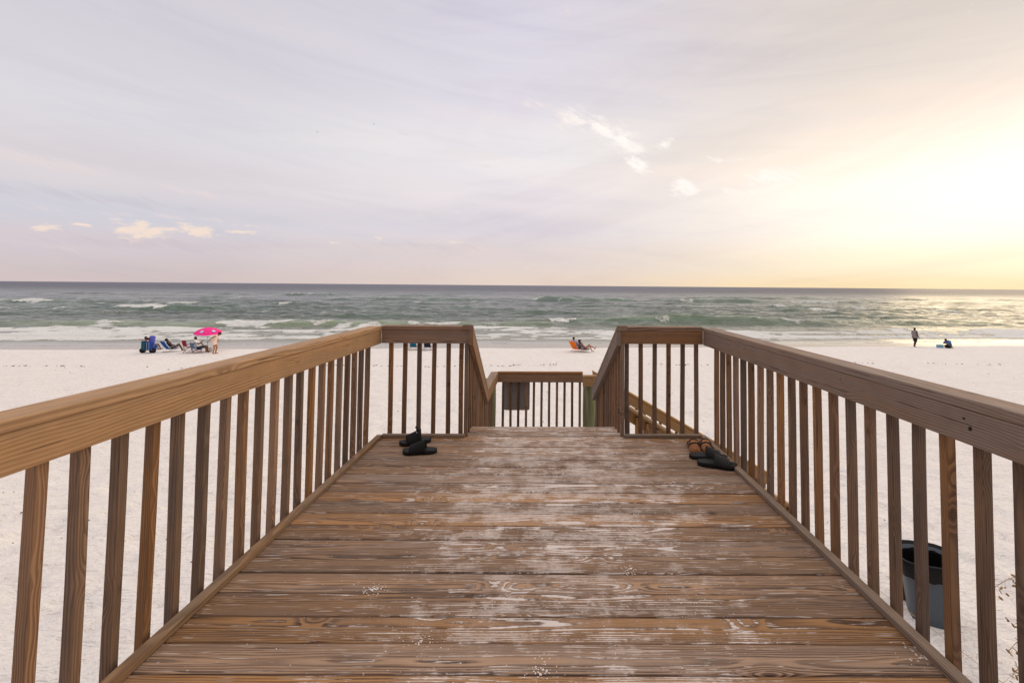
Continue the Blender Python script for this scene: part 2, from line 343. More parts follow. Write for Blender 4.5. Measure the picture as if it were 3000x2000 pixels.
# ------------------------------------------------------------------ ground, beach
def shore(X): return 39.4+.068*np.clip(X, -80, 80)+.5*(vnoise(X/9.+5, X*0+2., 5)-.5)+.25*(vnoise(X/2.3, X*0+7., 6)-.5)
def ground_z(X, Y, rough=True):
    X = np.asarray(X, float); Y = np.asarray(Y, float)
    z = np.interp(Y, [-100, -5, 3, 5, 8, 11, 14, 18, 22, 26, 30, 36, 39], [-2.1, -2.15, -2.17, -2.22, -2.53, -2.86, -3.15, -3.44, -3.66, -3.81, -3.90, -3.95, -3.95])
    d = Y-shore(X)
    z = np.where(d > -1.2, np.where(d < 1.2, z-.085*(d+1.2)**2/4.8, z-.085*d), z)
    if rough:
        dry = sstep(-d, 0., 2.)
        z = z+dry*(.12*(fbm(X/3.2, Y/2.6, 3, 3)-.5)+.115*(fbm(X/.55, Y/.45, 8, 3)-.5)*sstep(Y, 60, 4)+.12*(fbm(X/9, Y/7, 13, 3)-.5))
        z = z-dry*.055*sstep(fbm(X/.36, Y/.30, 21, 2), .58, .72)*sstep(Y, 40, 12)
        z = np.maximum(z, -2.165-.22*((X-4.24)**2+(Y-5.02)**2))
    return z
def gz(x, y): return float(ground_z(np.array([x]), np.array([y]))[0])
def grid_mesh(name, XX, YY, ZZ):
    ny, nx = XX.shape; me = bpy.data.meshes.new(name)
    co = np.stack([XX, YY, ZZ], -1).reshape(-1, 3).astype(np.float32)
    i = np.arange(ny-1)[:, None]*nx+np.arange(nx-1)[None, :]
    q = np.stack([i, i+1, i+nx+1, i+nx], -1).reshape(-1, 4).astype(np.int32)
    me.vertices.add(len(co)); me.vertices.foreach_set('co', co.ravel())
    me.loops.add(q.size); me.loops.foreach_set('vertex_index', q.ravel())
    me.polygons.add(len(q)); me.polygons.foreach_set('loop_start', np.arange(len(q), dtype=np.int32)*4)
    me.polygons.foreach_set('use_smooth', np.ones(len(q), dtype=bool))
    me.update(calc_edges=True); me.validate(); return me
def geo(a, b, d0, g):
    o = [a]; d = d0
    while o[-1] < b: o.append(o[-1]+d); d *= g
    return o
xs = geo(7, 400, .075, 1.045); xs = np.array([-v for v in xs[::-1]]+list(np.arange(-6.93, 6.95, .07))+xs)
ys = np.array([-v for v in geo(1, 300, .3, 1.25)[::-1]]+list(np.arange(-.9, 12, .07))+list(np.arange(12, 30, .13))+list(np.arange(30, 52, .2))+geo(52, 120, .5, 1.25))
XX, YY = np.meshgrid(xs, ys)
ZZ = np.maximum(ground_z(XX, YY), -9)
def _sand(t, b):
    geo_ = t.n('ShaderNodeNewGeometry'); P = geo_.outputs['Position']; x, y, z = t.xyz(P)
    a = t.noise(P, .5, 4., .55); f = t.noise(P, 2.2, 5., .6); f2 = t.noise(t.v('MULTIPLY', P, (1., 1.6, 1.)), 6.5, 4., .6); g = t.noise(P, 180., 2., .6)
    rip = t.noise(t.v('MULTIPLY', P, (1.4, 4.5, 1.)), 3.2, 3., .55, .6)
    c = t.mix(a, (.86, .81, .765), (.915, .87, .825))
    c = t.mix(t.sm(f, .30, .62, .13, 0.), c, (.62, .54, .49))
    c = t.mix(.10, c, t.mix(g, (.4, .38, .36), (1.5, 1.5, 1.5)), 'MULTIPLY')
    at = t.n('ShaderNodeAttribute', attribute_name='wet'); wet = t.m('ADD', at.outputs['Fac'], t.m('MULTIPLY', t.m('SUBTRACT', f, .5), .22))
    wm = t.sm(wet, .35, .62)
    c = t.mix(wm, c, (.40, .345, .30))
    t.put(b.inputs['Base Color'], c); t.put(b.inputs['Roughness'], t.m('SUBTRACT', .92, t.m('MULTIPLY', wm, .70)))
    t.put(b.inputs['Specular IOR Level'], t.m('ADD', .15, t.m('MULTIPLY', wm, .5)))
    h = t.m('ADD', t.m('ADD', t.m('MULTIPLY', f, .9), t.m('MULTIPLY', f2, .42)), t.m('ADD', t.m('MULTIPLY', rip, .35), t.m('MULTIPLY', g, .03)))
    h = t.m('MULTIPLY', h, t.m('SUBTRACT', 1., t.m('MULTIPLY', wm, .93)))
    t.put(b.inputs['Normal'], t.bump(h, .16, 1.))
M_sand = mat('white quartz sand', _sand)
me = grid_mesh('beach', XX, YY, ZZ)
wet = sstep(YY-shore(XX), -.3, .9); at = me.attributes.new('wet', 'FLOAT', 'POINT'); at.data.foreach_set('value', wet.ravel().astype(np.float32))
tag(link('beach', me, M_sand), kind='structure')

# ------------------------------------------------------------------ sea
SEA = -4.45
inv = np.linspace(1/38., 1/900., 620); ysea = np.concatenate([1/inv, np.geomspace(915, 40000, 90)])
sx = np.concatenate([np.linspace(-4, -1.62, 40)[:-1], np.linspace(-1.6, 1.6, 880), np.linspace(1.62, 4, 40)[1:]])
SS, YS = np.meshgrid(sx, ysea); XS = SS*YS
dYrow = np.gradient(ysea)[:, None]*np.ones_like(SS); dXcol = YS*.0036
H_ = np.zeros_like(XS)
rng = np.random.RandomState(11)
for k in range(70):
    lam = 1.4*(24/1.4)**rng.rand()**1.15; th = rng.normal(0, .27); ph = rng.rand()*6.28
    kx, ky = math.sin(th)*2*math.pi/lam, math.cos(th)*2*math.pi/lam
    amp = .0105*lam**.45*(.6+.8*rng.rand())
    att = sstep(lam, 2.2, 5.)if False else np.clip(lam/(2.6*np.maximum(dYrow, 1e-3))-.35, 0, 1)
    ang = kx*XS+ky*YS+ph+1.5*(vnoise(XS/(lam*2.5)+k, YS/(lam*2.5), k)-.5)
    sn = np.sin(ang)
    H_ += amp*att*(sn+.35*np.cos(2*ang))
dsh = YS-shore(XS)
chop = sstep(dsh, 14, 34)*.8+.2*sstep(dsh, 6, 16)
H_ *= chop*(.75+.7*fbm(XS/40, YS/30, 77, 2))*sstep(YS, 3000, 300)
foam = np.zeros_like(XS)
def breaker(Y0, slope, amp, wf, wb, segs, seed, base=.3, xr=(-400, 400), wob=1.6):
    """a crest parallel to the shore: steep face towards the beach, long back; segs = (X centre, half width, gain)"""
    global H_, foam
    Yc = Y0+slope*XS+wob*2*(vnoise(XS/14+seed, XS*0+seed, seed)-.5)+wob*.8*(vnoise(XS/4.1+seed*2, XS*0, seed+1)-.5)
    A = base*sstep(vnoise(XS/17+seed*3, XS*0, seed+2), .35, .8)
    for (xc, hw, gn) in segs: A = np.maximum(A, gn*np.exp(-((XS-xc)/hw)**4))
    A = A*np.where((XS > xr[0]) & (XS < xr[1]), 1, 0)*amp
    d = YS-Yc
    H_ += A*np.where(d < 0, np.exp(-(d/wf)**2), np.exp(-(d/wb)**2))
    return Yc, A, d
def spill(Yc, d, segs, seed, fw=3.5, top=.7):
    """white water tumbling down the face of a breaking stretch"""
    global foam, H_
    for (x0, x1, gn) in segs:
        u = (XS-x0)/(x1-x0); tp = np.clip(4*u*(1-u), 0, 1)**.6*(.45+.75*vnoise(XS/1.9, XS*0+seed, seed+9))
        jag = fbm(XS/.9, YS/1.6, seed, 4, .6)
        w_ = fw*tp*(.45+.9*jag)
        m_ = np.where((u > 0) & (u < 1), 1., 0.)*sstep(d, -w_, -w_*.55)*sstep(d, top*(.2+1.2*jag)+.25, top*(.2+1.2*jag)-.25)*sstep(tp, .12, .4)
        foam = np.maximum(foam, m_*gn*(.72+.5*jag)); H_ += m_*.20*gn*(fbm(XS/.55, YS/.7, seed+5, 3)-.30)
# main shore break, left and middle
Y1, A1, d1 = breaker(66.5, .045, .66, 1.7, 5., [(-52, 17, .9), (-30, 13, 1.), (-6, 9, .55), (-75, 14, .6)], 31, .6, (-400, 3), 1.3)
spill(Y1, d1, [(-60, -56, .8), (-45.5, -33, 1.), (-33, -29, .7), (-19.5, -11.5, .8), (-9, -5, .5)], 41, 3.2)
# right hand break
Y2, A2, d2 = breaker(72.5, .03, 1.12, 2.3, 5., [(7, 7, .75), (17, 12, 1.), (31, 10, .9), (44, 9, .45)], 33, .5, (-6, 400), 1.5)
spill(Y2, d2, [(-.5, 5.2, 1.), (17, 20, .6), (33, 35, .55), (37.5, 42, .7)], 43, 3.4)
# outer waves
Y3, A3, d3 = breaker(95.5, 0, 1.0, 2.2, 7, [(-76, 13, 1.), (-60, 12, .55), (-100, 16, .5)], 35, .5)
spill(Y3, d3, [(-86, -74.5, 1.)], 45, 3.6)
Y4, A4, d4 = breaker(128, 0, 1.2, 2.6, 9, [(-138, 22, .9), (-100, 16, .45), (20, 10, .4), (70, 14, .5)], 36, .35, wob=3.)
spill(Y4, d4, [(-144, -132, .9)], 46, 4.)
Y5, A5, d5 = breaker(172, 0, 1.5, 3.2, 11, [(-40, 22, .7), (5, 9, 1.), (22, 12, .9), (62, 22, .8), (108, 12, .7)], 37, .45, wob=4.)
Y6, A6, d6 = breaker(228, 0, 1.5, 4., 14, [(-112, 14, .9), (-60, 25, .5), (130, 25, .6)], 38, .5, wob=6.)
spill(Y6, d6, [(-124, -110, .7)], 47, 5.)
Y7, A7, d7 = breaker(110, 0, .8, 2.4, 8, [(62, 8, .8), (18, 10, .6), (-20, 12, .6), (90, 10, .6), (-50, 8, .6)], 39, .4, wob=3.)
spill(Y7, d7, [(62, 67, .7), (36, 43, .4)], 48, 3.)
Y8, A8, d8 = breaker(84, 0, .62, 2., 6, [(-30, 12, .8), (12, 8, .7), (60, 12, .7), (-90, 15, .6)], 40, .6, wob=3.)
# surf zone : broken water spreading shoreward in lacy sheets
lace = fbm(XS/1.8, YS/1.5, 51, 5, .62); big = fbm(XS/13, YS/3.0, 55, 3)
z0 = sstep(dsh, 8.5, 11.)*sstep(YS-(62.+.05*XS+3.5*sstep(XS, 0, -12))+14*(fbm(XS/8, YS/3.5, 57, 4)-.5), 4., -5.)
cov = z0*(.32+.60*sstep(big, .28, .60)+.12*sstep(XS, 2, 25))
foam = np.maximum(foam, sstep(lace+cov*.62, .62, 1.02)*z0)
front = np.exp(-((dsh-10.2-1.6*(vnoise(XS/7, XS*0+3, 61)-.5)-.6*vnoise(XS/1.7, XS*0, 62))/.9)**2)
foam = np.maximum(foam, front*sstep(fbm(XS/1.5, YS/1.0, 63, 3)+.2*(vnoise(XS/12, XS*0, 64)), .42, .62)*.95)
front2 = np.exp(-((dsh-15-2.*(vnoise(XS/9+4, XS*0+9, 65)-.5))/1.2)**2)
foam = np.maximum(foam, front2*sstep(fbm(XS/2, YS/1.3, 66, 3), .40, .60))
H_ += .10*front+.14*front2
sw = np.exp(-((dsh-6.6-1.2*(vnoise(XS/6, XS*0+5, 71)-.5))/.30)**2)+.8*np.exp(-((dsh-8.2-1.4*(vnoise(XS/5, XS*0+6, 72)-.5))/.22)**2)
foam = np.maximum(foam, sw*sstep(vnoise(XS/2.2, YS/2, 73), .3, .55)*.6)
H_ += .03*foam*sstep(dsh, 8, 10)
caps = sstep(fbm(XS/6, YS/7, 81, 3)+.22*np.clip(H_, -.5, .8), .80, .86)*sstep(dsh, 40, 60)*sstep(YS, 300, 140)
foam = np.maximum(foam, caps*.7)
ZS = SEA+H_*sstep(YS, 20000, 2000)-sstep(YS, 2000, 40000)*0
ZS = np.where(dsh < 9, SEA+(ZS-SEA)*sstep(dsh, 4, 9), ZS)
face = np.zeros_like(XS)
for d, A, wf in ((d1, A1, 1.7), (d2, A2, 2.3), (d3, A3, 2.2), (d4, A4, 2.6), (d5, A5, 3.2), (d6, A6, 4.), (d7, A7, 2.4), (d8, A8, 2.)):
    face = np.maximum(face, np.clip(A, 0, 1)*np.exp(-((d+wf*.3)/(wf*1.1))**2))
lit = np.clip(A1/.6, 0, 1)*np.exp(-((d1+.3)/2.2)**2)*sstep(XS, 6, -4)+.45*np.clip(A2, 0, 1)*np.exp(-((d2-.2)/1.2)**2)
me = grid_mesh('sea', XS, YS, ZS)
for nm, arr in (('foam', foam), ('thin', face), ('depth', dsh), ('lit', lit)):
    a_ = me.attributes.new(nm, 'FLOAT', 'POINT'); a_.data.foreach_set('value', np.clip(arr, -50, 2000).ravel().astype(np.float32))
def _sea(t, b):
    geo_ = t.n('ShaderNodeNewGeometry'); P = geo_.outputs['Position']; x, y, z = t.xyz(P)
    fo = t.n('ShaderNodeAttribute', attribute_name='foam').outputs['Fac']; th = t.n('ShaderNodeAttribute', attribute_name='thin').outputs['Fac']
    dp = t.n('ShaderNodeAttribute', attribute_name='depth').outputs['Fac']
    n1 = t.noise(t.v('MULTIPLY', P, (.55, 1., 1.)), 1.6, 4., .6, .3); n2 = t.m('ADD', t.noise(t.v('MULTIPLY', P, (.45, 1., 1.)), .36, 5., .62), t.m('MULTIPLY', t.noise(t.v('MULTIPLY', P, (.35, 1., 1.)), .09, 4., .6), 2.2))
    br = t.noise(t.v('MULTIPLY', P, (.8, 1.3, 1.)), 2.6, 5., .68, .6)
    col = t.ramp(t.m('SQRT', t.m('DIVIDE', t.m('MAXIMUM', dp, 0.), 1000., clamp=True)), [(0., (.34, .30, .25)), (.1, (.30, .295, .24)), (.164, (.14, .16, .115)), (.215, (.075, .098, .075)), (.28, (.052, .080, .058)), (.36, (.042, .066, .053)), (.5, (.042, .053, .056)), (.75, (.050, .053, .076)), (1., (.05, .05, .082))])
    wp = t.noise(t.v('MULTIPLY', P, (.018, .06, 1.)), 1., 7., .65)
    col = t.mix(t.sm(dp, 40., 160.), col, t.mix(1., col, t.mix(t.sm(wp, .36, .64), (.60, .64, .66), (1.5, 1.42, 1.42)), 'MULTIPLY'))
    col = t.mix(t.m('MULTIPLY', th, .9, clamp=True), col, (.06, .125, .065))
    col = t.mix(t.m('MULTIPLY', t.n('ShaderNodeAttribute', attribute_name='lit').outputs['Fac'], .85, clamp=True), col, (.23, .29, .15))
    m = t.sm(t.m('ADD', fo, t.m('MULTIPLY', t.m('SUBTRACT', br, .5), 1.5)), .30, .80)
    m = t.m('MULTIPLY', m, t.sm(fo, .02, .2))
    c = t.mix(m, col, t.mix(t.noise(P, 3.5, 4., .65), (.62, .64, .60), (.88, .87, .84)))
    t.put(b.inputs['Base Color'], c)
    t.put(b.inputs['Roughness'], t.m('ADD', t.m('ADD', .10, t.m('MULTIPLY', m, .75)), t.sm(dp, 40., 500., 0., .30)))
    b.inputs['IOR'].default_value = 1.36; t.put(b.inputs['Specular IOR Level'], t.m('SUBTRACT', t.m('MULTIPLY', t.sm(dp, 90., 800., .75, .33), t.sm(wp, .3, .7, .8, 1.2)), t.m('MULTIPLY', m, .2)))
    calm = t.sm(dp, 7., 16., .12, 1.)
    h = t.m('MULTIPLY', t.m('ADD', t.m('MULTIPLY', n1, .20), t.m('MULTIPLY', n2, .75)), calm)
    h = t.m('ADD', h, t.m('MULTIPLY', t.m('MULTIPLY', m, br), .16))
    t.put(b.inputs['Normal'], t.bump(h, 1.25, .9))
M_sea = mat('green gulf water', _sea)
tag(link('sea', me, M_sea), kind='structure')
# ------------------------------------------------------------------ deck
rnd = random.Random(5)
deck = thing('wooden_deck', 'weathered plank deck in the foreground dusted with white sand, ending at the stair opening', 'deck', (0, 2.2, 0))
PITCH = .14; TH = .036
def board(y, x0, x1, a=0.):
    sl = .016
    plank('deck_board', deck, (x0, y-sl*x0+a, -TH/2+rnd.uniform(-.0026, .0016)), (x1, y-sl*x1+a, -TH/2+rnd.uniform(-.0026, .0016)), .1345+rnd.uniform(-.0014, .0014), TH, M_deck, rad=.0065, warp=.0009, seg=26)
y = 4.096
while y > .2:
    board(y, -1.437, 1.440, .016*0 if y < 3.9 else 0); y -= PITCH
for yy in (4.236, 4.376): plank('deck_board', deck, (-.70, yy, -TH/2), (.735, yy, -TH/2), .1365, TH, M_deck, rad=.0065, warp=.0009, seg=14)
for x in (-1.445, -1.0, -.5, 0, .5, 1.0, 1.45): plank('joist', deck, (x, .1, -TH-.08), (x, 4.13, -TH-.08), .038, .15, M_under)
plank('rim_board', deck, (-1.47, 4.155, -.08), (1.47, 4.155, -.08), .036, .16, M_under)
for x in (-1.38, 1.38):
    for yy in (.4, 2.3, 4.0):
        zb = gz(x, yy)-.4; plank('support_post', deck, (x, yy, zb), (x, yy, -TH-.16), .1, .1, M_under, up=(0, 1, 0))
        
def railing(name, label, a, b, side, mt, bals, ztop=.970, trim=True, capw=.115, group='railings round the deck', trimext=(0, 0), bvar=.0):
    """a,b inner face end points (x,y); side = unit vector pointing outwards; bals = centre positions along a-b in metres"""
    a = Vector((*a, 0)); b = Vector((*b, 0)); d = (b-a).normalized(); s = Vector((*side, 0)); L = (b-a).length
    t = thing(name, label, 'railing', (a+b)/2, 0, group)
    capc = s*(capw/2-.002); tk = .038; fh = .1145
    plank('rail_cap', t, a+capc+Vector((0, 0, ztop-tk/2)), b+capc+Vector((0, 0, ztop-tk/2)), capw, tk, mt, rad=.0055, warp=.0008)
    plank('rail_board', t, a+s*.019+Vector((0, 0, ztop-tk-.0006-fh/2)), b+s*.019+Vector((0, 0, ztop-tk-.0006-fh/2)), .038, fh, mt, rad=.0022, warp=.0008)
    for u in bals:
        p = a+d*u+s*(.038+.019+.002); w_ = .0345+rnd.uniform(-.0012, .0012)
        lean = d*rnd.uniform(-.006, .006)+s*rnd.uniform(-.003, .003)
        plank('baluster', t, p+Vector((0, 0, -.15))+d*0, p+lean+Vector((0, 0, ztop-tk-.004)), w_, w_, M_bal, up=(s if rnd.random() < .5 else d), rad=.003, warp=.0013, seg=9, twist=.02)
    if trim:
        e0, e1 = trimext
        plank('bottom_trim', t, a+d*e0+s*(-.012)+Vector((0, 0, .0145)), b+d*e1+s*(-.012)+Vector((0, 0, .0145)), .045, .029, M_trim, rad=.004, warp=.001)
    return t
XL, XR, YB = -1.439, 1.432, 4.138
Lb = [1.4135-.1352*3+.1352*i for i in range(24)]
railing('side_railing', 'honey coloured left side railing of the deck, warm sunlight in its colour', (XL, .25), (XL, YB-.002), (-1, 0), M_rail_l, [y_-.25 for y_ in Lb if y_ < 4.09], trimext=(0, -.03))
Rb = [1.4215-.1345*2+.1345*i for i in range(23)]
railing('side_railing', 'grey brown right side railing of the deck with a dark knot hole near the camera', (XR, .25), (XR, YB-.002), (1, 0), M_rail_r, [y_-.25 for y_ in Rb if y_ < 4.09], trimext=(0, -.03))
railing('end_railing', 'short brown railing across the deck end, to the left of the stairs', (XL+.001, YB), (-.668, YB), (0, 1), M_rail_b, [u for u in (.070, .1955, .3235, .4545, .586, .700)], .972, trimext=(.03, -.02))
railing('end_railing', 'short railing with bold oval grain across the deck end, right of the stairs', (.694, YB), (XR-.001, YB), (0, 1), M_rail_b, [u for u in (.060, .187, .313, .440, .566, .692)], .976, trimext=(.02, -.03))

rr_ = [q for q in bpy.data.objects if q.get('label', '').startswith('grey brown right side')][0]
M_hole = plain('dark knot hole', (.02, .012, .008), .9)
def blob(parent, p, a, b, n=(1, 0, 0), th=.006, nm='knot_hole', mt=None):
    bm = bmesh.new(); add_ball(bm, (0, 0, 0), (th, a, b), 2)
    for v in bm.verts: v.co *= 1+.18*math.sin(7*v.co.y/a+3*v.co.z/b)
    return obj(nm, bm, mt or M_hole, parent, True, Vector(p)-Vector(parent.location))
blob(rr_, (1.4345, 1.535, .873), .008, .0085); blob(rr_, (1.4345, 1.557, .901), .006, .004); blob(rr_, (1.4345, 2.21, .90), .003, .003); blob(rr_, (1.4345, 2.20, .885), .0025, .0025)
M_nail = plain('nail head', (.10, .095, .09), .45, .1, 50., .5, .6)
for q in [q for q in bpy.data.objects if q.get('category') == 'railing' and q.name.startswith('end_railing')]:
    cx_ = Vector(q.location).x
    for sx_ in (-1, 1):
        for zz in (.955, .905, .845): blob(q, (cx_+sx_*(.355 if cx_ < 0 else .35), YB-.0005, zz), .0034, .0034, nm='nail_head', mt=M_nail, th=.0034)
# ------------------------------------------------------------------ stairs down to the landing
def sloped_railing(name, label, a, b, side, mt, bals, group, zlow=.95, capw=.1, thick=.038, fh=.112, bout=True, end=(0, 0), bt=.0):
    """rail from a to b (x,y,z of the cap top on the inner face)"""
    a = Vector(a); b = Vector(b); s = Vector((*side, 0)).normalized(); t = thing(name, label, 'railing', (a+b)/2, 0, group)
    hz = Vector((b.x-a.x, b.y-a.y, 0)); run = hz.length; sl = (b.z-a.z)/run; dh = hz/run; cs = 1/math.sqrt(1+sl*sl)
    nz = 1/cs; up = Vector((0, 0, 1))
    tk = .036
    o1 = s*(capw/2-.001)-up*(tk/2*nz); o2 = s*thick/2-up*((tk+.0025+fh/2)*nz)
    plank('rail_cap', t, a+o1, b+o1, capw, tk, mt, rad=.008, k0=sl, k1=sl)
    plank('rail_board', t, a+o2, b+o2, thick, fh, mt, rad=.004, k0=sl, k1=sl)
    for u in bals:
        p = a+dh*u+s*(thick+.019); zt = a.z+sl*u-(tk+.012)*nz-bt
        p.z = 0; plank('baluster', t, p+up*(zt-zlow), p+up*zt, .0345, .0345, M_bal, up=s, rad=.003, warp=.001, seg=8)
    return t
G2 = 'railings round the deck'
sloped_railing('stair_railing', 'left stair railing sloping down from the deck end to the landing', (-.628, 4.128, .985), (-.664, 5.64, .085), (-1, 0), M_rail_b, [.03+.1235*i for i in range(13)], G2, 1.06)
sloped_railing('stair_railing', 'right stair railing sloping down from the deck end towards the green post', (.651, 4.128, .985), (.578, 5.50, .165), (1, 0), M_rail_r, [.03+.1235*i for i in range(11)], G2, 1.06)
sloped_railing('landing_railing', 'short railing along the left edge of the lower landing', (-.664, 5.645, .085), (-.664, 6.765, .085), (-1, 0), M_rail_b, [.06+.12*i for i in range(9)], G2, 1.0)
tL = sloped_railing('landing_railing', 'railing across the back of the lower landing with a grey sign panel', (-.664, 6.77, .083), (.574, 6.77, .083), (0, 1), M_rail_b, [.075+.1125*i for i in range(11)], G2, 1.0, .06)
land = thing('stair_flight', 'plank stairs and landing leading down from the deck end towards the beach', 'stairs', (0, 5.6, -.9))
for i in range(1, 5):
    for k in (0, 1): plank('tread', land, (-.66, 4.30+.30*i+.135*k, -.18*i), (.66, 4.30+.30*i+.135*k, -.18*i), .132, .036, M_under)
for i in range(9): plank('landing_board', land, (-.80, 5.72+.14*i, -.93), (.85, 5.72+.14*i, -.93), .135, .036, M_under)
for x in (-.62, .62): plank('stringer', land, (x, 4.35, -.18), (x, 5.72, -.98), .04, .26, M_under, k0=-.58, k1=-.58)
slope = -.566
G3 = 'railings of the lower stair flight'
sloped_railing('stair_railing', 'yellowish rail on the sea side of the lower stairs, sloping down right', (.72, 6.77, .098), (3.3, 6.77, .098+slope*2.58), (0, 1), M_new, [.06+.118*i for i in range(22)], G3, .95, fh=.12)
sloped_railing('stair_railing', 'yellowish rail on the deck side of the lower stairs, sloping down right', (.80, 5.5, .060), (2.93, 5.5, .060+(-.594)*2.13), (0, -1), M_new, [.06+.119*i for i in range(18)], G3, .95, fh=.12, bt=.02)
stub = thing('stair_railing', 'short level rail stub on top of the green post right of the landing', 'railing', (.63, 6.5, .02), 0, G3)
plank('rail_cap', stub, (.545, 6.47, .078), (.74, 6.47, .078), .09, .036, M_new, rad=.007); plank('rail_board', stub, (.545, 6.44, .003), (.74, 6.44, .003), .038, .108, M_new)
low = thing('stair_flight', 'lower plank stairs running down to the right onto the sand', 'stairs', (2.0, 6.1, -1.6))
for i in range(8):
    z = -.95-.17*(i+1)
    if z < -2.25: break
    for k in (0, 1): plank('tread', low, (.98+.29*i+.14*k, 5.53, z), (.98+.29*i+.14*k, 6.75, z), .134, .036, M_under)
for yy in (5.6, 6.68): plank('stringer', low, (.88, yy, -.98), (3.1, yy, -2.24), .04, .26, M_under, k0=-.57, k1=-.57)
def post(x, y, r, z0, z1, label):
    bm = bmesh.new(); prof = []
    for i in range(9): prof.append((r*(1+.03*math.sin(i*2.1+x*9)), z0+(z1-.012-z0)*i/8))
    rr = add_lathe(bm, prof+[(r*.93, z1-.002), (r*.5, z1+.001)], 20); bm.faces.new(rr[-1])
    o = obj('round_post', bm, M_post, smooth=False); o.location = (x, y, 0)
    for p in o.data.polygons: p.use_smooth = abs(p.normal.z) < .5
    return tag(o, label, 'post', 'green treated posts at the landing')
post(-.757, 6.62, .083, -2.9, .012, 'round green treated post behind the left corner of the landing railing')
post(-.80, 5.72, .085, -2.7, -.05, 'round green post showing between the balusters of the left stair railing')
post(.648, 6.58, .088, -2.9, -.055, 'thick green treated post right of the landing railing, carrying the rail stub')
post(.735, 5.62, .085, -2.7, .02, 'round green post behind the foot of the right stair railing')
# grey sign hung on the sea side of the landing railing, seen from behind
def rounded_panel(w_, h_, r, th):
    bm = bmesh.new(); pts = []
    for (sx, sy, a0) in ((1, 1, 0), (-1, 1, 90), (-1, -1, 180), (1, -1, 270)):
        for a in range(0, 91, 15):
            aa = R(a0+a); pts.append((sx*(w_/2-r)+r*math.cos(aa), sy*(h_/2-r)+r*math.sin(aa)))
    f0 = [bm.verts.new((x, -th/2, z)) for x, z in pts]; f1 = [bm.verts.new((x, th/2, z)) for x, z in pts]
    n = len(pts); bm.faces.new(f0); bm.faces.new(f1[::-1])
    for k in range(n): bm.faces.new((f0[k], f0[(k+1) % n], f1[(k+1) % n], f1[k]))
    return bm
M_sign = plain('dull aluminium', (.33, .29, .265), .6, .12, 6., .35, .0)
o = obj('sign_panel', rounded_panel(.382, .52, .03, .004), M_sign); o.location = (-.392, 6.875, -.235)
tag(o, 'plain grey back of a sign panel hung behind the landing balusters', 'sign')

# ------------------------------------------------------------------ bin
M_bin = plain('grey blue bin plastic', (.075, .095, .115), .5, .10, 9., .4)
M_bag = plain('black bin liner', (.006, .006, .007), .42, .3, 40., .18)
bx, by = 4.22, 5.03; bz = -2.175
bn = thing('trash_can', 'grey plastic trash can lined with a black bag, on the sand right of the deck', 'trash can', (bx, by, bz))
def squarish(bm, prof, n=60, jit=0.):
    rg = []
    for r0, z0 in prof:
        row = []
        for k in range(n):
            a = 2*math.pi*k/n; q = (abs(math.cos(a+.5))**3.2+abs(math.sin(a+.5))**3.2)**(-1/3.2)
            rr_ = r0*q*.93+jit*(math.sin(k*1.9+z0*30)+.6*math.sin(k*.73)); row.append(bm.verts.new((rr_*math.cos(a), rr_*math.sin(a), z0+(jit*3*math.sin(k*1.13) if z0 < .60 and r0 > .27 else 0))))
        rg.append(row)
    for a, b in zip(rg, rg[1:]):
        for k in range(n): bm.faces.new((a[k], a[(k+1) % n], b[(k+1) % n], b[k]))
bm = bmesh.new(); squarish(bm, [(.005, .0), (.235, .0), (.247, .015), (.25, .25), (.258, .60), (.262, .64), (.266, .645), (.266, .68), (.250, .685), (.245, .3), (.23, .03), (.005, .03)]); obj('body', bm, M_bin, bn, True)
bm = bmesh.new(); squarish(bm, [(.289, .535), (.293, .60), (.291, .68), (.286, .715), (.268, .722), (.240, .6), (.222, .3), (.17, .10), (.005, .09)], 72, .0025); obj('liner_bag', bm, M_bag, bn, True)
for a_ in (200, 340):
    bm = bmesh.new(); ca, sa = math.cos(R(a_)), math.sin(R(a_)); add_box(bm, (ca*.262, sa*.262, .555), (.05, .12, .045), Matrix.Rotation(R(a_), 3, 'Z'), .008); obj('handle', bm, M_bin, bn)
bn.rotation_euler = (0, R(-7), R(0)); bn.scale = (.92, .95, .91)
pw = thing('wooden_stake', 'short dark wooden stake in the sand behind the trash can', 'stake', (4.15, 5.32, gz(4.15, 5.32)))
plank('stake_post', pw, (4.14, 5.32, gz(4.15, 5.32)-.2), (4.10, 5.32, gz(4.15, 5.32)+.55), .09, .09, M_under, up=(0, 1, 0), seg=8, warp=.002)

# ------------------------------------------------------------------ sandals
def foot_w(u, L):     # half widths (outer, inner) of a sole at u = 0 heel .. 1 toe
    w_ = np.interp(u, [0, .03, .10, .25, .45, .62, .75, .87, .95, 1.], [.0, .42, .72, .86, .82, .96, 1.05, .98, .66, .0])
    return .053*w_*L/.27
M_foam = plain('black foam rubber', (.010, .010, .011), .62, .25, 60., .3)
M_foam2 = plain('black strap fabric', (.013, .0125, .013), .8, .3, 200., .2)
M_tan = plain('tan cork footbed', (.33, .125, .042), .65, .2, 30., .3)
M_tans = plain('tan sole edge', (.36, .16, .06), .6, .15, 30., .3)
M_strap = plain('dark strap webbing', (.016, .013, .014), .7, .3, 90., .3)
def _croc(t, b):
    tc = t.n('ShaderNodeTexCoord'); vo = t.n('ShaderNodeTexVoronoi'); t.put(vo.inputs['Vector'], tc.outputs['UV']); vo.inputs['Scale'].default_value = 1.; vo.inputs['Randomness'].default_value = .15
    h = t.sm(vo.outputs['Distance'], .20, .27)
    t.put(b.inputs['Base Color'], t.mix(h, (.0015, .0015, .0015), (.018, .0165, .0155))); b.inputs['Roughness'].default_value = .6; b.inputs['Specular IOR Level'].default_value = .3
    t.put(b.inputs['Normal'], t.bump(h, .004))
M_croc = mat('perforated black rubber strap', _croc)
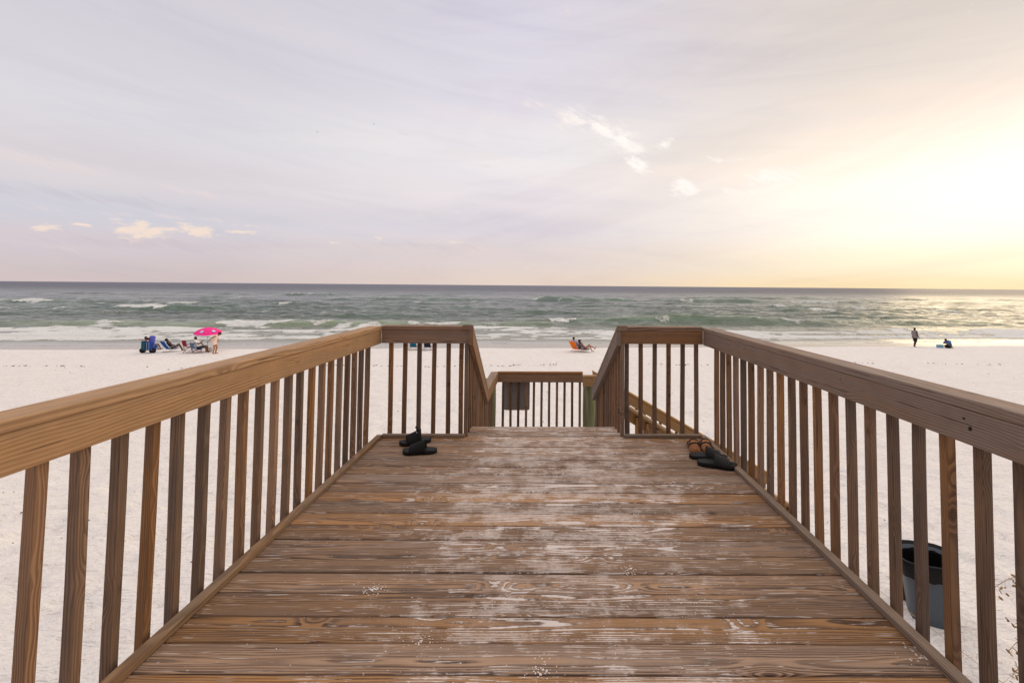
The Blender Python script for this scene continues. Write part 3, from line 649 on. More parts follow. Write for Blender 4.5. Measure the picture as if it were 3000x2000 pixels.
def sole_mesh(L, th, toe=.008, arch=.006, cup=.004):
    bm = bmesh.new(); us = [0, .012, .03, .06, .1]+[.1+.8*i/14 for i in range(1, 15)]+[.94, .97, .988, 1.]; V = {}
    def zc(u): return toe*max(0, (u-.7)/.3)**2+toe*.5*max(0, (.15-u)/.15)**2
    rows = []
    for u in us:
        hw = max(foot_w(u, L), .002); row = []
        for (sy, z, k) in ((-1, 0, .90), (-1, .35, 1.), (-1, .85, 1.), (-1, 1., .96), (-.55, .93, 1.), (0, .88, 1.), (.55, .93, 1.), (1, 1., .96), (1, .85, 1.), (1, .35, 1.), (1, 0, .90), (0, 0, 1.)):
            row.append(bm.verts.new((u*L+(0), sy*hw*k+.006*math.sin((u-.3)*3), z*th+zc(u)*(1 if z > .1 else .8)+(arch*math.exp(-((u-.35)/.2)**2) if z > .8 else 0))))
        rows.append(row)
    for a, b in zip(rows, rows[1:]):
        for k in range(12): bm.faces.new((a[k], a[(k+1) % 12], b[(k+1) % 12], b[k]))
    bm.faces.new(rows[0]); bm.faces.new(rows[-1][::-1]); return bm
def strap_mesh(L, u0, u1, h0, h1, th, base, tk=.005, wide=1.03, skew=0.):
    bm = bmesh.new(); nu, nv = 8, 20; uvl = bm.loops.layers.uv.new('UVMap'); G = []
    for i in range(nu+1):
        u = u0+(u1-u0)*i/nu; hh = h0+(h1-h0)*i/nu; row = []
        for j in range(nv+1):
            a = math.pi*j/nv; uu = u+skew*math.cos(a); hw = foot_w(min(max(uu, .02), .97), L)*wide
            cy, sz = math.cos(a), max(math.sin(a), 0)**.9
            row.append((Vector((uu*L, -cy*hw+.006*math.sin((uu-.3)*3), base+hh*sz)), Vector((uu*L, -cy*(hw-tk)+.006*math.sin((uu-.3)*3), base+(hh-tk)*sz)), (i*.9, j*.62)))
        G.append(row)
    T = [[bm.verts.new(c[0]) for c in r_] for r_ in G]; B = [[bm.verts.new(c[1]) for c in r_] for r_ in G]
    for i in range(nu):
        for j in range(nv):
            f = bm.faces.new((T[i][j], T[i+1][j], T[i+1][j+1], T[i][j+1]))
            for lp, (ii, jj) in zip(f.loops, ((i, j), (i+1, j), (i+1, j+1), (i, j+1))): lp[uvl].uv = G[ii][jj][2]
            bm.faces.new((B[i][j], B[i][j+1], B[i+1][j+1], B[i+1][j]))
    for i in (0, nu):
        for j in range(nv): bm.faces.new((T[i][j], T[i][j+1], B[i][j+1], B[i][j]))
    for j in (0, nv):
        for i in range(nu): bm.faces.new((T[i][j], T[i+1][j], B[i+1][j], B[i][j]))
    return bm
def slide(label, heel, toe, L, mstrap, h=(.094, .052), u=(.33, .78), cat='sandal', grp=None, tilt=0., z=0.):
    hx, hy = heel; tx, ty = toe; rz = math.atan2(ty-hy, tx-hx)
    t = thing('slide_sandal', label, cat, (hx, hy, z), rz, grp); t.rotation_euler = (tilt, 0, rz)
    obj('sole', sole_mesh(L, .030), M_foam, t, True)
    obj('strap', strap_mesh(L, u[0], u[1], h[0], h[1], .006, .016), mstrap, t, True); return t
GA = 'black slides left by the end railing'
slide('black slide sandal lying flat in front of its mate at the left', (-.845, 3.752), (-1.109, 3.738), .268, M_foam2, grp=GA)
t = slide('black slide sandal at the left with a loose strap end sticking up', (-.955, 4.015), (-1.185, 3.93), .26, M_foam2, (.105, .062), grp=GA)
bm = bmesh.new(); add_box(bm, (.115, .0, .118), (.012, .035, .05), Matrix.Rotation(R(35), 3, 'Y'), .002); obj('strap_tab', bm, M_foam2, t)
for (yy, zz) in ((.02, .098), (-.03, .088)):
    bm = bmesh.new(); add_box(bm, (.122, yy, zz), (.014, .012, .004), Matrix.Rotation(R(-20), 3, 'Y'), .001); obj('strap_label', bm, plain('pale label', (.55, .5, .48), .6), t)
GB = 'shoes left by the right railing'
slide('black perforated rubber slide, nearest of the shoes by the right railing', (1.170, 3.525), (1.425, 3.418), .285, M_croc, (.078, .045), (.44, .82), grp=GB)
slide('black perforated rubber slide between its mate and the tan sandals', (1.150, 3.655), (1.385, 3.588), .285, M_croc, (.088, .05), (.44, .82), grp=GB, z=.0)
def tan(label, heel, toe, L):
    hx, hy = heel; tx, ty = toe
    t = thing('strap_sandal', label, 'sandal', (hx, hy, 0), math.atan2(ty-hy, tx-hx), GB)
    obj('sole', sole_mesh(L, .026), M_tans, t, True)
    bm = sole_mesh(L*.955, .004, arch=.006); bmesh.ops.translate(bm, verts=bm.verts[:], vec=(.006, 0, .0255)); obj('footbed', bm, M_tan, t, True)
    obj('toe_strap', strap_mesh(L, .66, .74, .05, .042, .006, .014, .004, 1.04, .03), M_strap, t, True)
    obj('instep_strap', strap_mesh(L, .40, .48, .078, .072, .006, .014, .004, 1.04, .0), M_strap, t, True)
    pts = []
    for k in range(13):
        a = R(-90+180*k/12); pts.append((.42*L-.36*L*math.cos(a)*.95, .042*math.sin(a), .03+.045*math.cos(a)**2*.9+.012))
    bm = bmesh.new(); add_tube(bm, pts, .006, 6); obj('heel_strap', bm, M_strap, t, True); return t
tan('tan strap sandal seen from the heel, left one of the tan pair', (1.225, 3.735), (1.285, 3.975), .25)
tan('tan strap sandal half hidden behind black slides, right of the pair', (1.318, 3.745), (1.395, 3.975), .25)

# ------------------------------------------------------------------ loose sand grains on the deck
def crumbs():
    bm = bmesh.new(); r = random.Random(3)
    def lump(x, y, s):
        q = bmesh.ops.create_icosphere(bm, subdivisions=1, radius=1.)
        for v in q['verts']: v.co *= r.uniform(.7, 1.25)
        bmesh.ops.transform(bm, matrix=Matrix.Translation((x, y, s*.18)) @ Matrix.Rotation(r.uniform(0, 6), 4, 'Z') @ Matrix.Diagonal((s*r.uniform(.8, 1.6), s*r.uniform(.7, 1.1), s*.45, 1)), verts=q['verts'])
    for (cx, cy, n, sp, sz) in ((-.744, 2.095, 70, .035, .0055), (.418, 2.237, 80, .045, .006), (.02, 1.66, 60, .06, .005), (1.40, 1.70, 60, .05, .006), (.384, 2.91, 50, .07, .006), (-.45, 1.80, 45, .07, .0045),
                                 (.1, 3.3, 60, .16, .005), (-.3, 2.55, 40, .15, .0045), (.65, 2.0, 40, .13, .004), (.55, 2.75, 50, .12, .005), (-.15, 2.0, 40, .13, .004), (.9, 3.2, 25, .1, .004)):
        for k in range(n):
            d_ = abs(r.gauss(0, 1)); a = r.uniform(0, 6.28); lump(cx+sp*d_*math.cos(a)*1.3, cy+sp*.8*d_*math.sin(a), sz*r.uniform(.35, 1.)*math.exp(-.25*d_))
    for k in range(420): lump(r.gauss(.1, .6), r.uniform(1.45, 4.2), r.uniform(.001, .0032))
    bm.normal_update(); return obj('spilled_sand', bm, plain('spilled sand', (.74, .67, .62), .95, .12, 300., .1), None, True)
tag(crumbs(), kind='stuff')

# ------------------------------------------------------------------ wrack line and debris on the beach
def debris():
    bm = bmesh.new(); r = random.Random(9)
    def bit(x, y, s, el_=2.5):
        z = gz(x, y); a = r.uniform(0, 6.28)
        pts = [(x+s*el_*(k-1)*.5*math.cos(a+.5*k), y+s*el_*(k-1)*.5*math.sin(a+.5*k), z+s*.25+(.4*s if k == 1 else 0)) for k in range(3)]
        add_tube(bm, pts, [s*.3, s*.45, s*.2], 5)
    for k in range(330):
        x = r.uniform(-36, 36); y = 30.6+.055*x+r.gauss(0, .16)+.5*math.sin(x*.35); 
        if math.sin(x*1.7)+math.sin(x*.63+2)+r.uniform(-.9, .9) > -.25: bit(x, y, r.uniform(.02, .055), r.uniform(2, 4.5))
    for k in range(190): 
        y = 3+28*r.random()**1.6; x = r.uniform(-1.15, 1.1)*y
        if abs(x) > 1.9 or y > 8: bit(x, y, r.uniform(.004, .014)*(1+y*.05))
    return obj('seaweed_bits', bm, plain('dry seaweed', (.09, .065, .045), .9, .4, 5., .1))
tag(debris(), kind='stuff')

# ------------------------------------------------------------------ sea oats at the right edge
M_oat = plain('dry sea oat seed', (.33, .20, .085), .7, .35, 60., .2)
M_stem = plain('dry straw stem', (.45, .33, .16), .6, .2, 20., .3)
def oats():
    t = thing('sea_oats', 'dry brown sea oat plant with drooping seed heads at the right edge', 'plant', (4.25, 3.75, gz(4.25, 3.75)))
    B = Vector(t.location); r = random.Random(4)
    def bez(a, b, c, n=14): return [(Vector(a)*(1-u)**2+Vector(b)*2*u*(1-u)+Vector(c)*u*u) for u in [i/n for i in range(n+1)]]
    heads = [((4.25, 3.75, -2.2), (4.3, 3.7, -.6), (3.62, 3.70, -1.03)), ((4.25, 3.77, -2.2), (4.2, 3.7, -1.0), (3.67, 3.66, -1.50)), ((4.22, 3.74, -2.2), (4.1, 3.7, -1.3), (3.68, 3.64, -1.66)), ((4.27, 3.72, -2.2), (4.3, 3.7, -.9), (3.80, 3.72, -1.33))]
    for h in heads:
        pts = bez(*h); bm = bmesh.new(); add_tube(bm, [p-B for p in pts], [.004-.0025*i/14 for i in range(15)], 6); obj('stem', bm, M_stem, t, True)
        bm = bmesh.new(); add_tube(bm, [p-B for p in pts[5:]], .0022, 5)
        for i in range(5, 14):
            for k in range(6):
                u = (i+r.random())/14; p = (Vector(h[0])*(1-u)**2+Vector(h[1])*2*u*(1-u)+Vector(h[2])*u*u)-B
                dr = Vector((r.gauss(0, .022), r.gauss(0, .022), -.012-r.random()*.03)); rot = Quaternion((r.random(), r.random(), r.random(), r.random()+.1)).normalized().to_matrix()
                add_tube(bm, [p, p+dr], .0008, 4); add_ball(bm, p+dr*1.25, (.021, .010, .0035), 1, rot)
        obj('seed_head', bm, M_oat, t)
    for (a, b, c) in (((4.2, 3.8, -2.2), (2.7, 3.5, -1.0), (2.72, 4.35, -1.2)), ((4.2, 3.8, -2.2), (3.5, 3.4, -1.1), (2.95, 2.9, -1.3)), ((4.3, 3.7, -2.2), (3.9, 3.6, -1.3), (3.5, 3.6, -1.75))):
        pts = bez(a, b, c, 18); bm = bmesh.new(); add_tube(bm, [p-B for p in pts], [.0028*(1-i/19)+.0006 for i in range(19)], 5); obj('leaf_blade', bm, M_stem, t, True)
oats()

# ------------------------------------------------------------------ people
M_skin_b = plain('brown skin', (.125, .055, .033), .55, .08, 30., .35)
M_skin_d = plain('deep brown skin', (.055, .025, .017), .55, .08, 30., .35)
M_skin_t = plain('tanned skin', (.40, .19, .11), .55, .08, 30., .35)
M_skin_l = plain('light skin', (.40, .21, .13), .55, .08, 30., .35)
M_hair = plain('black hair', (.008, .006, .005), .6, .2, 60., .3)
M_eye = plain('dark eye', (.01, .008, .007), .3)
def cloth(nm, c): return plain(nm, c, .85, .14, 22., .15, 0, .003)
def seg_(bm, pts):
    pts = [(Vector(p), r) for p, r in pts]
    for (p, r), (q, s) in zip(pts, pts[1:]):
        n = max(2, int((q-p).length/.035))
        for i in range(n+1):
            u = i/n; add_ball(bm, p.lerp(q, u), r+(s-r)*u, 1 if max(r, s) < .03 else 2)
def remesh(o, vox, sm_=6):
    md = o.modifiers.new('remesh', 'REMESH'); md.mode = 'VOXEL'; md.voxel_size = vox; md.use_smooth_shade = True
    s_ = o.modifiers.new('smooth', 'SMOOTH'); s_.factor = .5; s_.iterations = sm_
def person(label, loc, rz, J, skin, clothes=(), hair='short', fat=1., grp=None):
    """J: joints in the person's own frame, x = facing, y = left, z up"""
    t = thing('person', label, 'person', loc, rz, grp); V = {k: Vector(v) for k, v in J.items()}
    bm = bmesh.new(); lat = (V['shl']-V['shr']).normalized()
    def torso(b_, ex=0., lo=0., hi=1.):
        for s in (-.075*fat, 0, .075*fat):
            st = [(V['pelvis']+lat*s, .115*fat), (V['waist']+lat*s*.9, .105*fat), (V['chest']+lat*s*1.15, .115*fat**.5), (V['chest'].lerp(V['neck'], .6)+lat*s*1.1, .085)]
            i0 = int(lo*3+.01); i1 = int(hi*3+.99); seg_(b_, [(p, r+ex) for p, r in st[i0:i1+1]])
        if fat > 1.1 and lo < .5: add_ball(b_, V['waist']+Vector((.07, 0, 0)), (.15*fat+ex, .15*fat+ex, .15+ex), 2)
    torso(bm)
    hd = V['head']; up = (hd-V['neck']).normalized(); fw = V['look'].normalized(); fw = (fw-up*fw.dot(up)).normalized(); sd_ = up.cross(fw)
    rot = Matrix((fw, sd_, up)).transposed()
    seg_(bm, [(V['chest'].lerp(V['neck'], .7), .06), (V['neck'], .052), (hd-up*.03, .055)])
    add_ball(bm, hd+up*.015, (.098, .076, .112), 3, rot); add_ball(bm, hd+fw*.035-up*.055, (.055, .05, .055), 2, rot)
    add_ball(bm, hd+fw*.098-up*.015, (.018, .013, .022), 1, rot); add_ball(bm, hd+fw*.085-up*.055, (.012, .022, .010), 1, rot)
    for s in (-1, 1): add_ball(bm, hd+sd_*s*.078-up*.005, (.02, .01, .032), 1, rot)
    for s in 'lr':
        sg = 1 if s == 'l' else -1
        seg_(bm, [(V['chest'].lerp(V['neck'], .5)+lat*sg*.08, .07), (V['sh'+s], .062*fat**.5), (V['el'+s], .044*fat**.5), (V['wr'+s], .029)])
        wd = (V['wr'+s]-V['el'+s]).normalized(); pn = wd.orthogonal().normalized(); pl = wd.cross(pn)
        pc = V['wr'+s]+wd*.05; seg_(bm, [(V['wr'+s], .027), (pc-pl*.012, .022), (pc+pl*.012, .022)])
        for k in range(4):
            fb = pc+wd*.03+pl*(-.027+.018*k); ln = (.05, .062, .058, .045)[k]
            seg_(bm, [(fb, .0105), (fb+wd*ln*.55+pn*.006, .0095), (fb+wd*ln*.9+pn*.026, .0085)])
        seg_(bm, [(pc-pl*.03-wd*.02, .012), (pc-pl*.052+wd*.01+pn*.01, .0105), (pc-pl*.055+wd*.035+pn*.02, .0095)])
        seg_(bm, [(V['pelvis']+lat*sg*.085, .11*fat), (V['hip'+s], .092*fat), (V['kn'+s], .058*fat**.5), (V['kn'+s].lerp(V['an'+s], .35), .056*fat**.5), (V['an'+s], .037), (V['an'+s]-(V['toe'+s]-V['an'+s]).normalized()*.03+Vector((0, 0, -.03)), .034)])
        seg_(bm, [(V['an'+s], .037), (V['toe'+s]*.75+V['an'+s]*.25, .034), (V['toe'+s], .026)])
    o = obj('body', bm, skin, t, True); remesh(o, .0085, 4)
    for s in (-1, 1):
        b2 = bmesh.new(); add_ball(b2, hd+fw*.088+sd_*s*.032+up*.012, .011, 1); obj('eye', b2, M_eye, t, True)
    if hair:
        b2 = bmesh.new(); add_ball(b2, hd+up*.032-fw*.014, (.102, .085, .112), 3, rot)
        if hair == 'bun': add_ball(b2, hd-fw*.11+up*.03, .05, 2); add_ball(b2, hd-fw*.05-up*.03, (.06, .075, .08), 2, rot)
        if hair == 'long': seg_(b2, [(hd-fw*.06, .08), (hd-fw*.09-up*.12, .075), (hd-fw*.10-up*.26, .05)])
        if hair == 'hat':
            add_ball(b2, hd+up*.07, (.115, .1, .08), 2, rot); add_ball(b2, hd+up*.065+fw*.03, (.19, .16, .016), 2, rot); seg_(b2, [(hd-fw*.06, .08), (hd-fw*.08-up*.12, .06)])
        for f in [f for f in b2.faces if (f.calc_center_median()-hd).dot(fw) > .055 and (f.calc_center_median()-hd).dot(up) < .055 and hair != 'hat']: b2.faces.remove(f)
        o = obj('hair', b2, M_hair, t, True)
    for nm, mt, kind in clothes:
        b2 = bmesh.new()
        if kind in ('shirt', 'tee', 'dress'): torso(b2, .014 if kind != 'shirt' else .02, 0 if kind != 'crop' else .4, 1)
        if kind == 'tee':
            for s in 'lr': seg_(b2, [(V['sh'+s].lerp(V['chest'], .3), .09), (V['sh'+s], .080), (V['sh'+s].lerp(V['el'+s], .55), .068)])
        if kind == 'dress':
            for s in 'lr':
                sg = 1 if s == 'l' else -1; seg_(b2, [(V['pelvis']+lat*sg*.08, .13*fat), (V['hip'+s], .112*fat), (V['hip'+s].lerp(V['kn'+s], .28), .105*fat)])
        if kind == 'shorts':
            for s in 'lr':
                sg = 1 if s == 'l' else -1; seg_(b2, [(V['pelvis']+lat*sg*.085, .126*fat), (V['hip'+s], .108*fat), (V['hip'+s].lerp(V['kn'+s], .75), .095*fat**.5)])
        if kind == 'bikini':
            for s in 'lr':
                sg = 1 if s == 'l' else -1; seg_(b2, [(V['pelvis']+lat*sg*.085, .122*fat), (V['hip'+s], .102*fat), (V['hip'+s].lerp(V['kn'+s], .35), .09*fat)])
        if kind == 'cape': 
            torso(b2, .035, 0, 1)
            for s in 'lr': seg_(b2, [(V['sh'+s].lerp(V['chest'], .3), .10), (V['sh'+s], .09), (V['sh'+s].lerp(V['el'+s], .7), .085)])
        o = obj(nm, b2, mt, t, True); remesh(o, .012, 3)
    return t
def stand(h=1.75):
    k = h/1.75
    J = dict(pelvis=(0, 0, .93), waist=(0, 0, 1.10), chest=(0, 0, 1.30), neck=(.01, 0, 1.50), head=(.03, 0, 1.62), look=(1, 0, 0),
             shl=(0, .19, 1.42), shr=(0, -.19, 1.42), ell=(-.03, .25, 1.13), elr=(-.03, -.25, 1.13), wrl=(.05, .26, .88), wrr=(.05, -.26, .88),
             hipl=(0, .09, .88), hipr=(0, -.09, .88), knl=(.02, .10, .49), knr=(.02, -.10, .49), anl=(0, .10, .075), anr=(0, -.10, .075), toel=(.17, .12, .03), toer=(.17, -.12, .03))
    return {a: tuple(v*k for v in b) if a != 'look' else b for a, b in J.items()}
def lounge(seat=.2, recl=30., knee=.45, h=1.0):
    """sitting in a low chair, leaning back by recl degrees"""
    c, s = math.cos(R(recl)), math.sin(R(recl)); P = lambda d, y=0, f=0: (-d*s+f*c*.0+f, y, seat+.12+d*c)
    return dict(pelvis=P(0), waist=P(.18), chest=P(.38), neck=P(.58), head=(-.70*s+.03, 0, seat+.12+.70*c), look=(1, 0, -.1), shl=P(.50, .19), shr=P(.50, -.19),
                ell=P(.25, .27, .10), elr=P(.25, -.27, .10), wrl=(.22, .22, seat+.22), wrr=(.22, -.22, seat+.22), hipl=(.06, .1, seat+.10), hipr=(.06, -.1, seat+.10),
                knl=(.46, .12, knee), knr=(.46, -.12, knee), anl=(.62, .13, .08), anr=(.62, -.13, .08), toel=(.78, .14, .05), toer=(.78, -.14, .05))

# walking man on the right
J = stand(1.74); J.update(elr=(-.10, -.29, 1.17), wrr=(.12, -.27, .90), ell=(.0, .27, 1.17), wrl=(.17, .16, .95), knl=(.10, .09, .49), anl=(.00, .10, .10), toel=(.15, .11, .03), knr=(-.02, -.09, .50), anr=(-.17, -.10, .10), toer=(-.02, -.11, .03),
        chest=(-.03, 0, 1.29), neck=(-.03, 0, 1.48), head=(.0, 0, 1.60), shl=(-.03, .20, 1.41), shr=(-.03, -.20, 1.41))
x, y = 33.7, 41.35
person('heavy set person in a grey tank top and dark shorts strolling along the waterline', (x, y, gz(x, y)), R(12), J, M_skin_d, [('tank_top', cloth('grey jersey', (.26, .22, .21)), 'shirt'), ('shorts', cloth('black shorts', (.018, .014, .014)), 'shorts')], 'short', 1.28)
# woman by the umbrella
J = stand(1.66); J.update(pelvis=(-.03, 0, .90), chest=(.10, 0, 1.22), waist=(.02, 0, 1.05), neck=(.24, 0, 1.38), head=(.36, 0, 1.48), look=(1, 0, -.25), shl=(.16, .17, 1.33), shr=(.14, -.17, 1.33), elr=(-.12, -.26, 1.16), wrr=(-.26, -.26, .96), ell=(.10, .24, 1.08), wrl=(.16, .2, .88),
        hipl=(-.02, .09, .84), hipr=(-.02, -.09, .84), knl=(.16, .08, .50), anl=(.06, .09, .09), toel=(.22, .1, .035), knr=(.08, -.08, .46), anr=(-.02, -.08, .08), toer=(.15, -.09, .03))
x, y = -24.65, 35.2
person('person in a cream swimsuit dress stepping to the right beside the pink umbrella', (x, y, gz(x, y)), R(5), J, M_skin_t, [('swim_dress', cloth('cream swim dress', (.84, .66, .57)), 'dress')], 'bun', 1.06)
# man in white T-shirt
J = lounge(.30, 20., .50); J.update(knl=(.52, .13, .46), knr=(.52, -.10, .48), anl=(.56, .14, .09), anr=(.62, -.1, .09), toel=(.72, .15, .03), toer=(.78, -.1, .03), elr=(.18, -.30, .68), wrr=(.40, -.27, .92), ell=(.1, .28, .62))
x, y = -26.2, 35.75
person('person in a white T-shirt seated beside the pink umbrella, one hand raised', (x, y, gz(x, y)), R(8), J, M_skin_b, [('t_shirt', cloth('white cotton', (.78, .76, .76)), 'tee'), ('shorts', cloth('dark shorts', (.05, .042, .045)), 'shorts')], 'short', 1.1)
# lounger in the blue chair
J = lounge(.19, 32., .52); J.update(anl=(.60, .13, .09), anr=(.64, -.13, .09), toel=(.74, .14, .06), toer=(.78, -.14, .06), knl=(.40, .12, .54), knr=(.42, -.12, .50))
x, y = -28.45, 36.12
person('dark haired person lying back in the blue beach chair with knees up', (x, y, gz(x, y)), R(40), J, M_skin_b, [('swim_shorts', cloth('navy swimwear', (.03, .04, .09)), 'bikini'), ('top', cloth('navy top', (.025, .03, .06)), 'shirt')], 'short', 1.)
J = lounge(.2, 30., .42); x, y = -30.9, 37.1
person('person in pink sitting beyond the loaded beach cart', (x, y, gz(x, y)), R(10), J, M_skin_b, [('top', cloth('pink top', (.45, .16, .17)), 'tee'), ('shorts', cloth('teal shorts', (.03, .12, .16)), 'shorts')], 'short', .92)
# orange chair pair
GP = None
J = lounge(.16, 34., .55); J.update(anl=(.66, .12, .09), anr=(.86, -.12, .30), toel=(.84, .13, .04), toer=(.96, -.12, .44), knl=(.44, .11, .56), knr=(.46, -.11, .52), head=(-.36, 0, .86))
x, y = 3.22, 37.0
person('person with black hair and dark top lying back, one foot lifted', (x, y, gz(x, y)), R(6), J, M_skin_t, [('top', cloth('charcoal top', (.03, .03, .035)), 'shirt'), ('swim_shorts', cloth('red purple swimwear', (.30, .03, .07)), 'bikini')], 'hat', .95)
J = lounge(.19, 30., .50); J.update(head=(-.34, 0, 1.03), neck=(-.33, 0, .88), chest=(-.24, 0, .66), shl=(-.30, .19, .79), shr=(-.30, -.19, .79))
x, y = 2.68, 37.35
person('person in a lilac top leaning back in the orange chair', (x, y, gz(x, y)), R(36), J, M_skin_t, [('t_shirt', cloth('lilac cotton', (.34, .30, .48)), 'tee'), ('shorts', cloth('navy shorts', (.04, .05, .12)), 'shorts')], 'short', 1.05)
# seated with blue towel
J = dict(pelvis=(-.05, 0, .12), waist=(-.02, 0, .28), chest=(.08, 0, .47), neck=(.22, 0, .62), head=(.33, 0, .68), look=(1, 0, -.8), shl=(.12, .18, .57), shr=(.12, -.18, .57), ell=(.32, .22, .38), elr=(.32, -.22, .38), wrl=(.50, .10, .40), wrr=(.50, -.10, .40),
         hipl=(.02, .1, .12), hipr=(.02, -.1, .12), knl=(.30, .25, .22), knr=(.32, -.16, .16), anl=(.12, .42, .08), anr=(-.05, -.38, .07), toel=(.2, .5, .05), toer=(-.22, -.45, .06))
x, y = 36.45, 40.9
person('person wrapped in a blue towel sitting on the sand with head bowed', (x, y, gz(x, y)), R(188), J, M_skin_t, [('towel_wrap', cloth('blue towelling', (.06, .17, .40)), 'cape'), ('shorts', cloth('black shorts', (.01, .01, .012)), 'shorts')], 'short', .95)

# ------------------------------------------------------------------ beach things
M_alu = plain('pale aluminium tube', (.62, .60, .57), .35, .08, 30., .5, .3)
def fabric_panel(bm, a, b, wd, sag=.03, th=.012, n=8):
    a = Vector(a); b = Vector(b); d = (b-a); nrm = Vector((d.z, 0, -d.x)).normalized(); G = [[], []]
    for i in range(n+1):
        u = i/n
        for k, off in ((0, 0), (1, th)):
            p = a+d*u+nrm*(sag*4*u*(1-u)+off); G[k].append([bm.verts.new(p+Vector((0, y_, 0))) for y_ in (-wd/2, 0, wd/2)])
    for i in range(n):
        for j in (0, 1):
            bm.faces.new((G[0][i][j], G[0][i+1][j], G[0][i+1][j+1], G[0][i][j+1])); bm.faces.new((G[1][i][j], G[1][i][j+1], G[1][i+1][j+1], G[1][i+1][j]))
        bm.faces.new((G[0][i][0], G[1][i][0], G[1][i+1][0], G[0][i+1][0])); bm.faces.new((G[0][i][2], G[0][i+1][2], G[1][i+1][2], G[1][i][2]))
    for i in (0, n):
        for j in (0, 1): bm.faces.new((G[0][i][j], G[0][i][j+1], G[1][i][j+1], G[1][i][j]))
def low_chair(label, loc, rz, mt, recl=35., back=.72, wd=.56, seat=.19, grp=None, arms=True, mt2=None):
    t = thing('beach_chair', label, 'beach chair', (loc[0], loc[1], gz(*loc)), rz, grp); c, s = math.cos(R(recl)), math.sin(R(recl))
    top = (-.04-back*s, 0, seat+back*c)
    bm = bmesh.new(); fabric_panel(bm, (-.04, 0, seat), (.44, 0, seat+.05), wd-.04, .03); obj('seat', bm, mt2 or mt, t)
    bm = bmesh.new(); fabric_panel(bm, top, (-.04, 0, seat), wd-.04, .035); obj('backrest', bm, mt, t)
    bm = bmesh.new()
    for y_ in (-wd/2, wd/2):
        add_tube(bm, [(top[0], y_, top[2]), (-.04, y_, seat), (.46, y_, seat+.055)], .012, 6)
        add_tube(bm, [(-.30, y_, .015), (.40, y_, .40)], .011, 6); add_tube(bm, [(-.26, y_, .40), (.34, y_, .015), (-.36, y_, .015)], .011, 6)
    add_tube(bm, [(top[0], -wd/2, top[2]), (top[0], wd/2, top[2])], .012, 6); add_tube(bm, [(.46, -wd/2, seat+.055), (.46, wd/2, seat+.055)], .012, 6); add_tube(bm, [(-.33, -wd/2, .015), (-.33, wd/2, .015)], .011, 6)
    obj('frame', bm, M_alu, t, True)
    for y_ in (-wd/2, wd/2):
        bm = bmesh.new(); add_box(bm, (.06, y_, .41), (.50, .045, .022), None, .008); obj('armrest', bm, M_alu, t)
    return t
blue = cloth('royal blue canvas', (.02, .13, .46)); slate = cloth('slate blue canvas', (.12, .17, .28)); red = cloth('wine red canvas', (.28, .02, .03)); orange = cloth('bright orange canvas', (.85, .19, .012)); teal = cloth('teal canvas', (.02, .16, .26)); navy = cloth('navy canvas', (.025, .03, .055))
low_chair('blue low beach chair with pale arms, between the loaded cart and the red chair', (-28.55, 36.0), R(66), blue, 36, .82, .62)
low_chair('bright orange beach chair near the waterline seen past the landing', (2.60, 37.2), R(42), orange, 36, .82, .66)
low_chair('dark low beach chair under the dark dressed person, beside the orange chair', (3.22, 37.0), R(6), navy, 36, .55, .50)
low_chair('teal low beach chair draped with a pale towel, behind the left end railing', (-10.65, 38.1), R(95), teal, 25, .8)
low_chair('dark navy low beach chair just right of the teal one with a towel', (-9.45, 38.0), R(88), navy, 22, .8)
bm = bmesh.new(); fabric_panel(bm, (-.41, 0, .96), (-.16, 0, .30), .34, -.02, .02); o = obj('beach_towel', bm, cloth('pale pink towel', (.75, .66, .66)), None, False); o.location = (-10.99, 37.84, gz(-10.65, 38.1)); o.rotation_euler = (0, 0, R(95)); tag(o, 'pale towel hanging over the back of the teal beach chair', 'towel')
def pile():
    bm = bmesh.new(); r = random.Random(2)
    for k in range(16): add_ball(bm, (r.uniform(-.35, .35), r.uniform(-.12, .12), r.uniform(.02, .17)), (r.uniform(.08, .2), .1, r.uniform(.05, .1)), 2)
    return bm
for (x, y, lb, c) in ((-10.62, 37.55, 'pale crumpled cloth bundle on the sand under the teal beach chair', (.62, .57, .50)), (-9.4, 37.5, 'pale grey bag lying behind the dark navy beach chair', (.55, .52, .53))):
    o = obj('beach_bag', pile(), cloth('bag '+lb[:12], c), None, True); o.location = (x, y, gz(x, y)-.02); remesh(o, .02, 6); tag(o, lb, 'bag')
def camp_chair(label, loc, rz, mt, wd=.5, seat=.43, back=.88, drape=None):
    t = thing('camp_chair', label, 'folding chair', (loc[0], loc[1], gz(*loc)), rz)
    bm = bmesh.new(); fabric_panel(bm, (-.02, 0, seat), (.44, 0, seat+.03), wd, .04); obj('seat', bm, mt, t)
    bm = bmesh.new(); fabric_panel(bm, (-.16, 0, back), (-.04, 0, seat+.06), wd, .03); obj('backrest', bm, mt, t)
    bm = bmesh.new()
    for y_ in (-wd/2, wd/2):
        add_tube(bm, [(-.17, y_, back+.02), (-.02, y_, seat)], .012, 6); add_tube(bm, [(-.06, y_, .01), (.46, y_, seat)], .012, 6); add_tube(bm, [(.46, y_, .01), (-.06, y_, seat)], .012, 6)
    for x_ in (-.06, .46): add_tube(bm, [(x_, -wd/2, .01), (x_, wd/2, seat)], .011, 6); add_tube(bm, [(x_, wd/2, .01), (x_, -wd/2, seat)], .011, 6)
    obj('frame', bm, plain('grey steel', (.16, .14, .14), .45, .1, 20., .5, .4), t, True)
    for y_ in (-wd/2, wd/2):
        bm = bmesh.new(); add_box(bm, (.14, y_, seat+.2), (.46, .04, .03), None, .01); obj('armrest', bm, mt, t)
    return t
camp_chair('wine red folding camp chair standing empty left of the person in white', (-26.95, 35.5), R(70), red, .42, .46, .98)
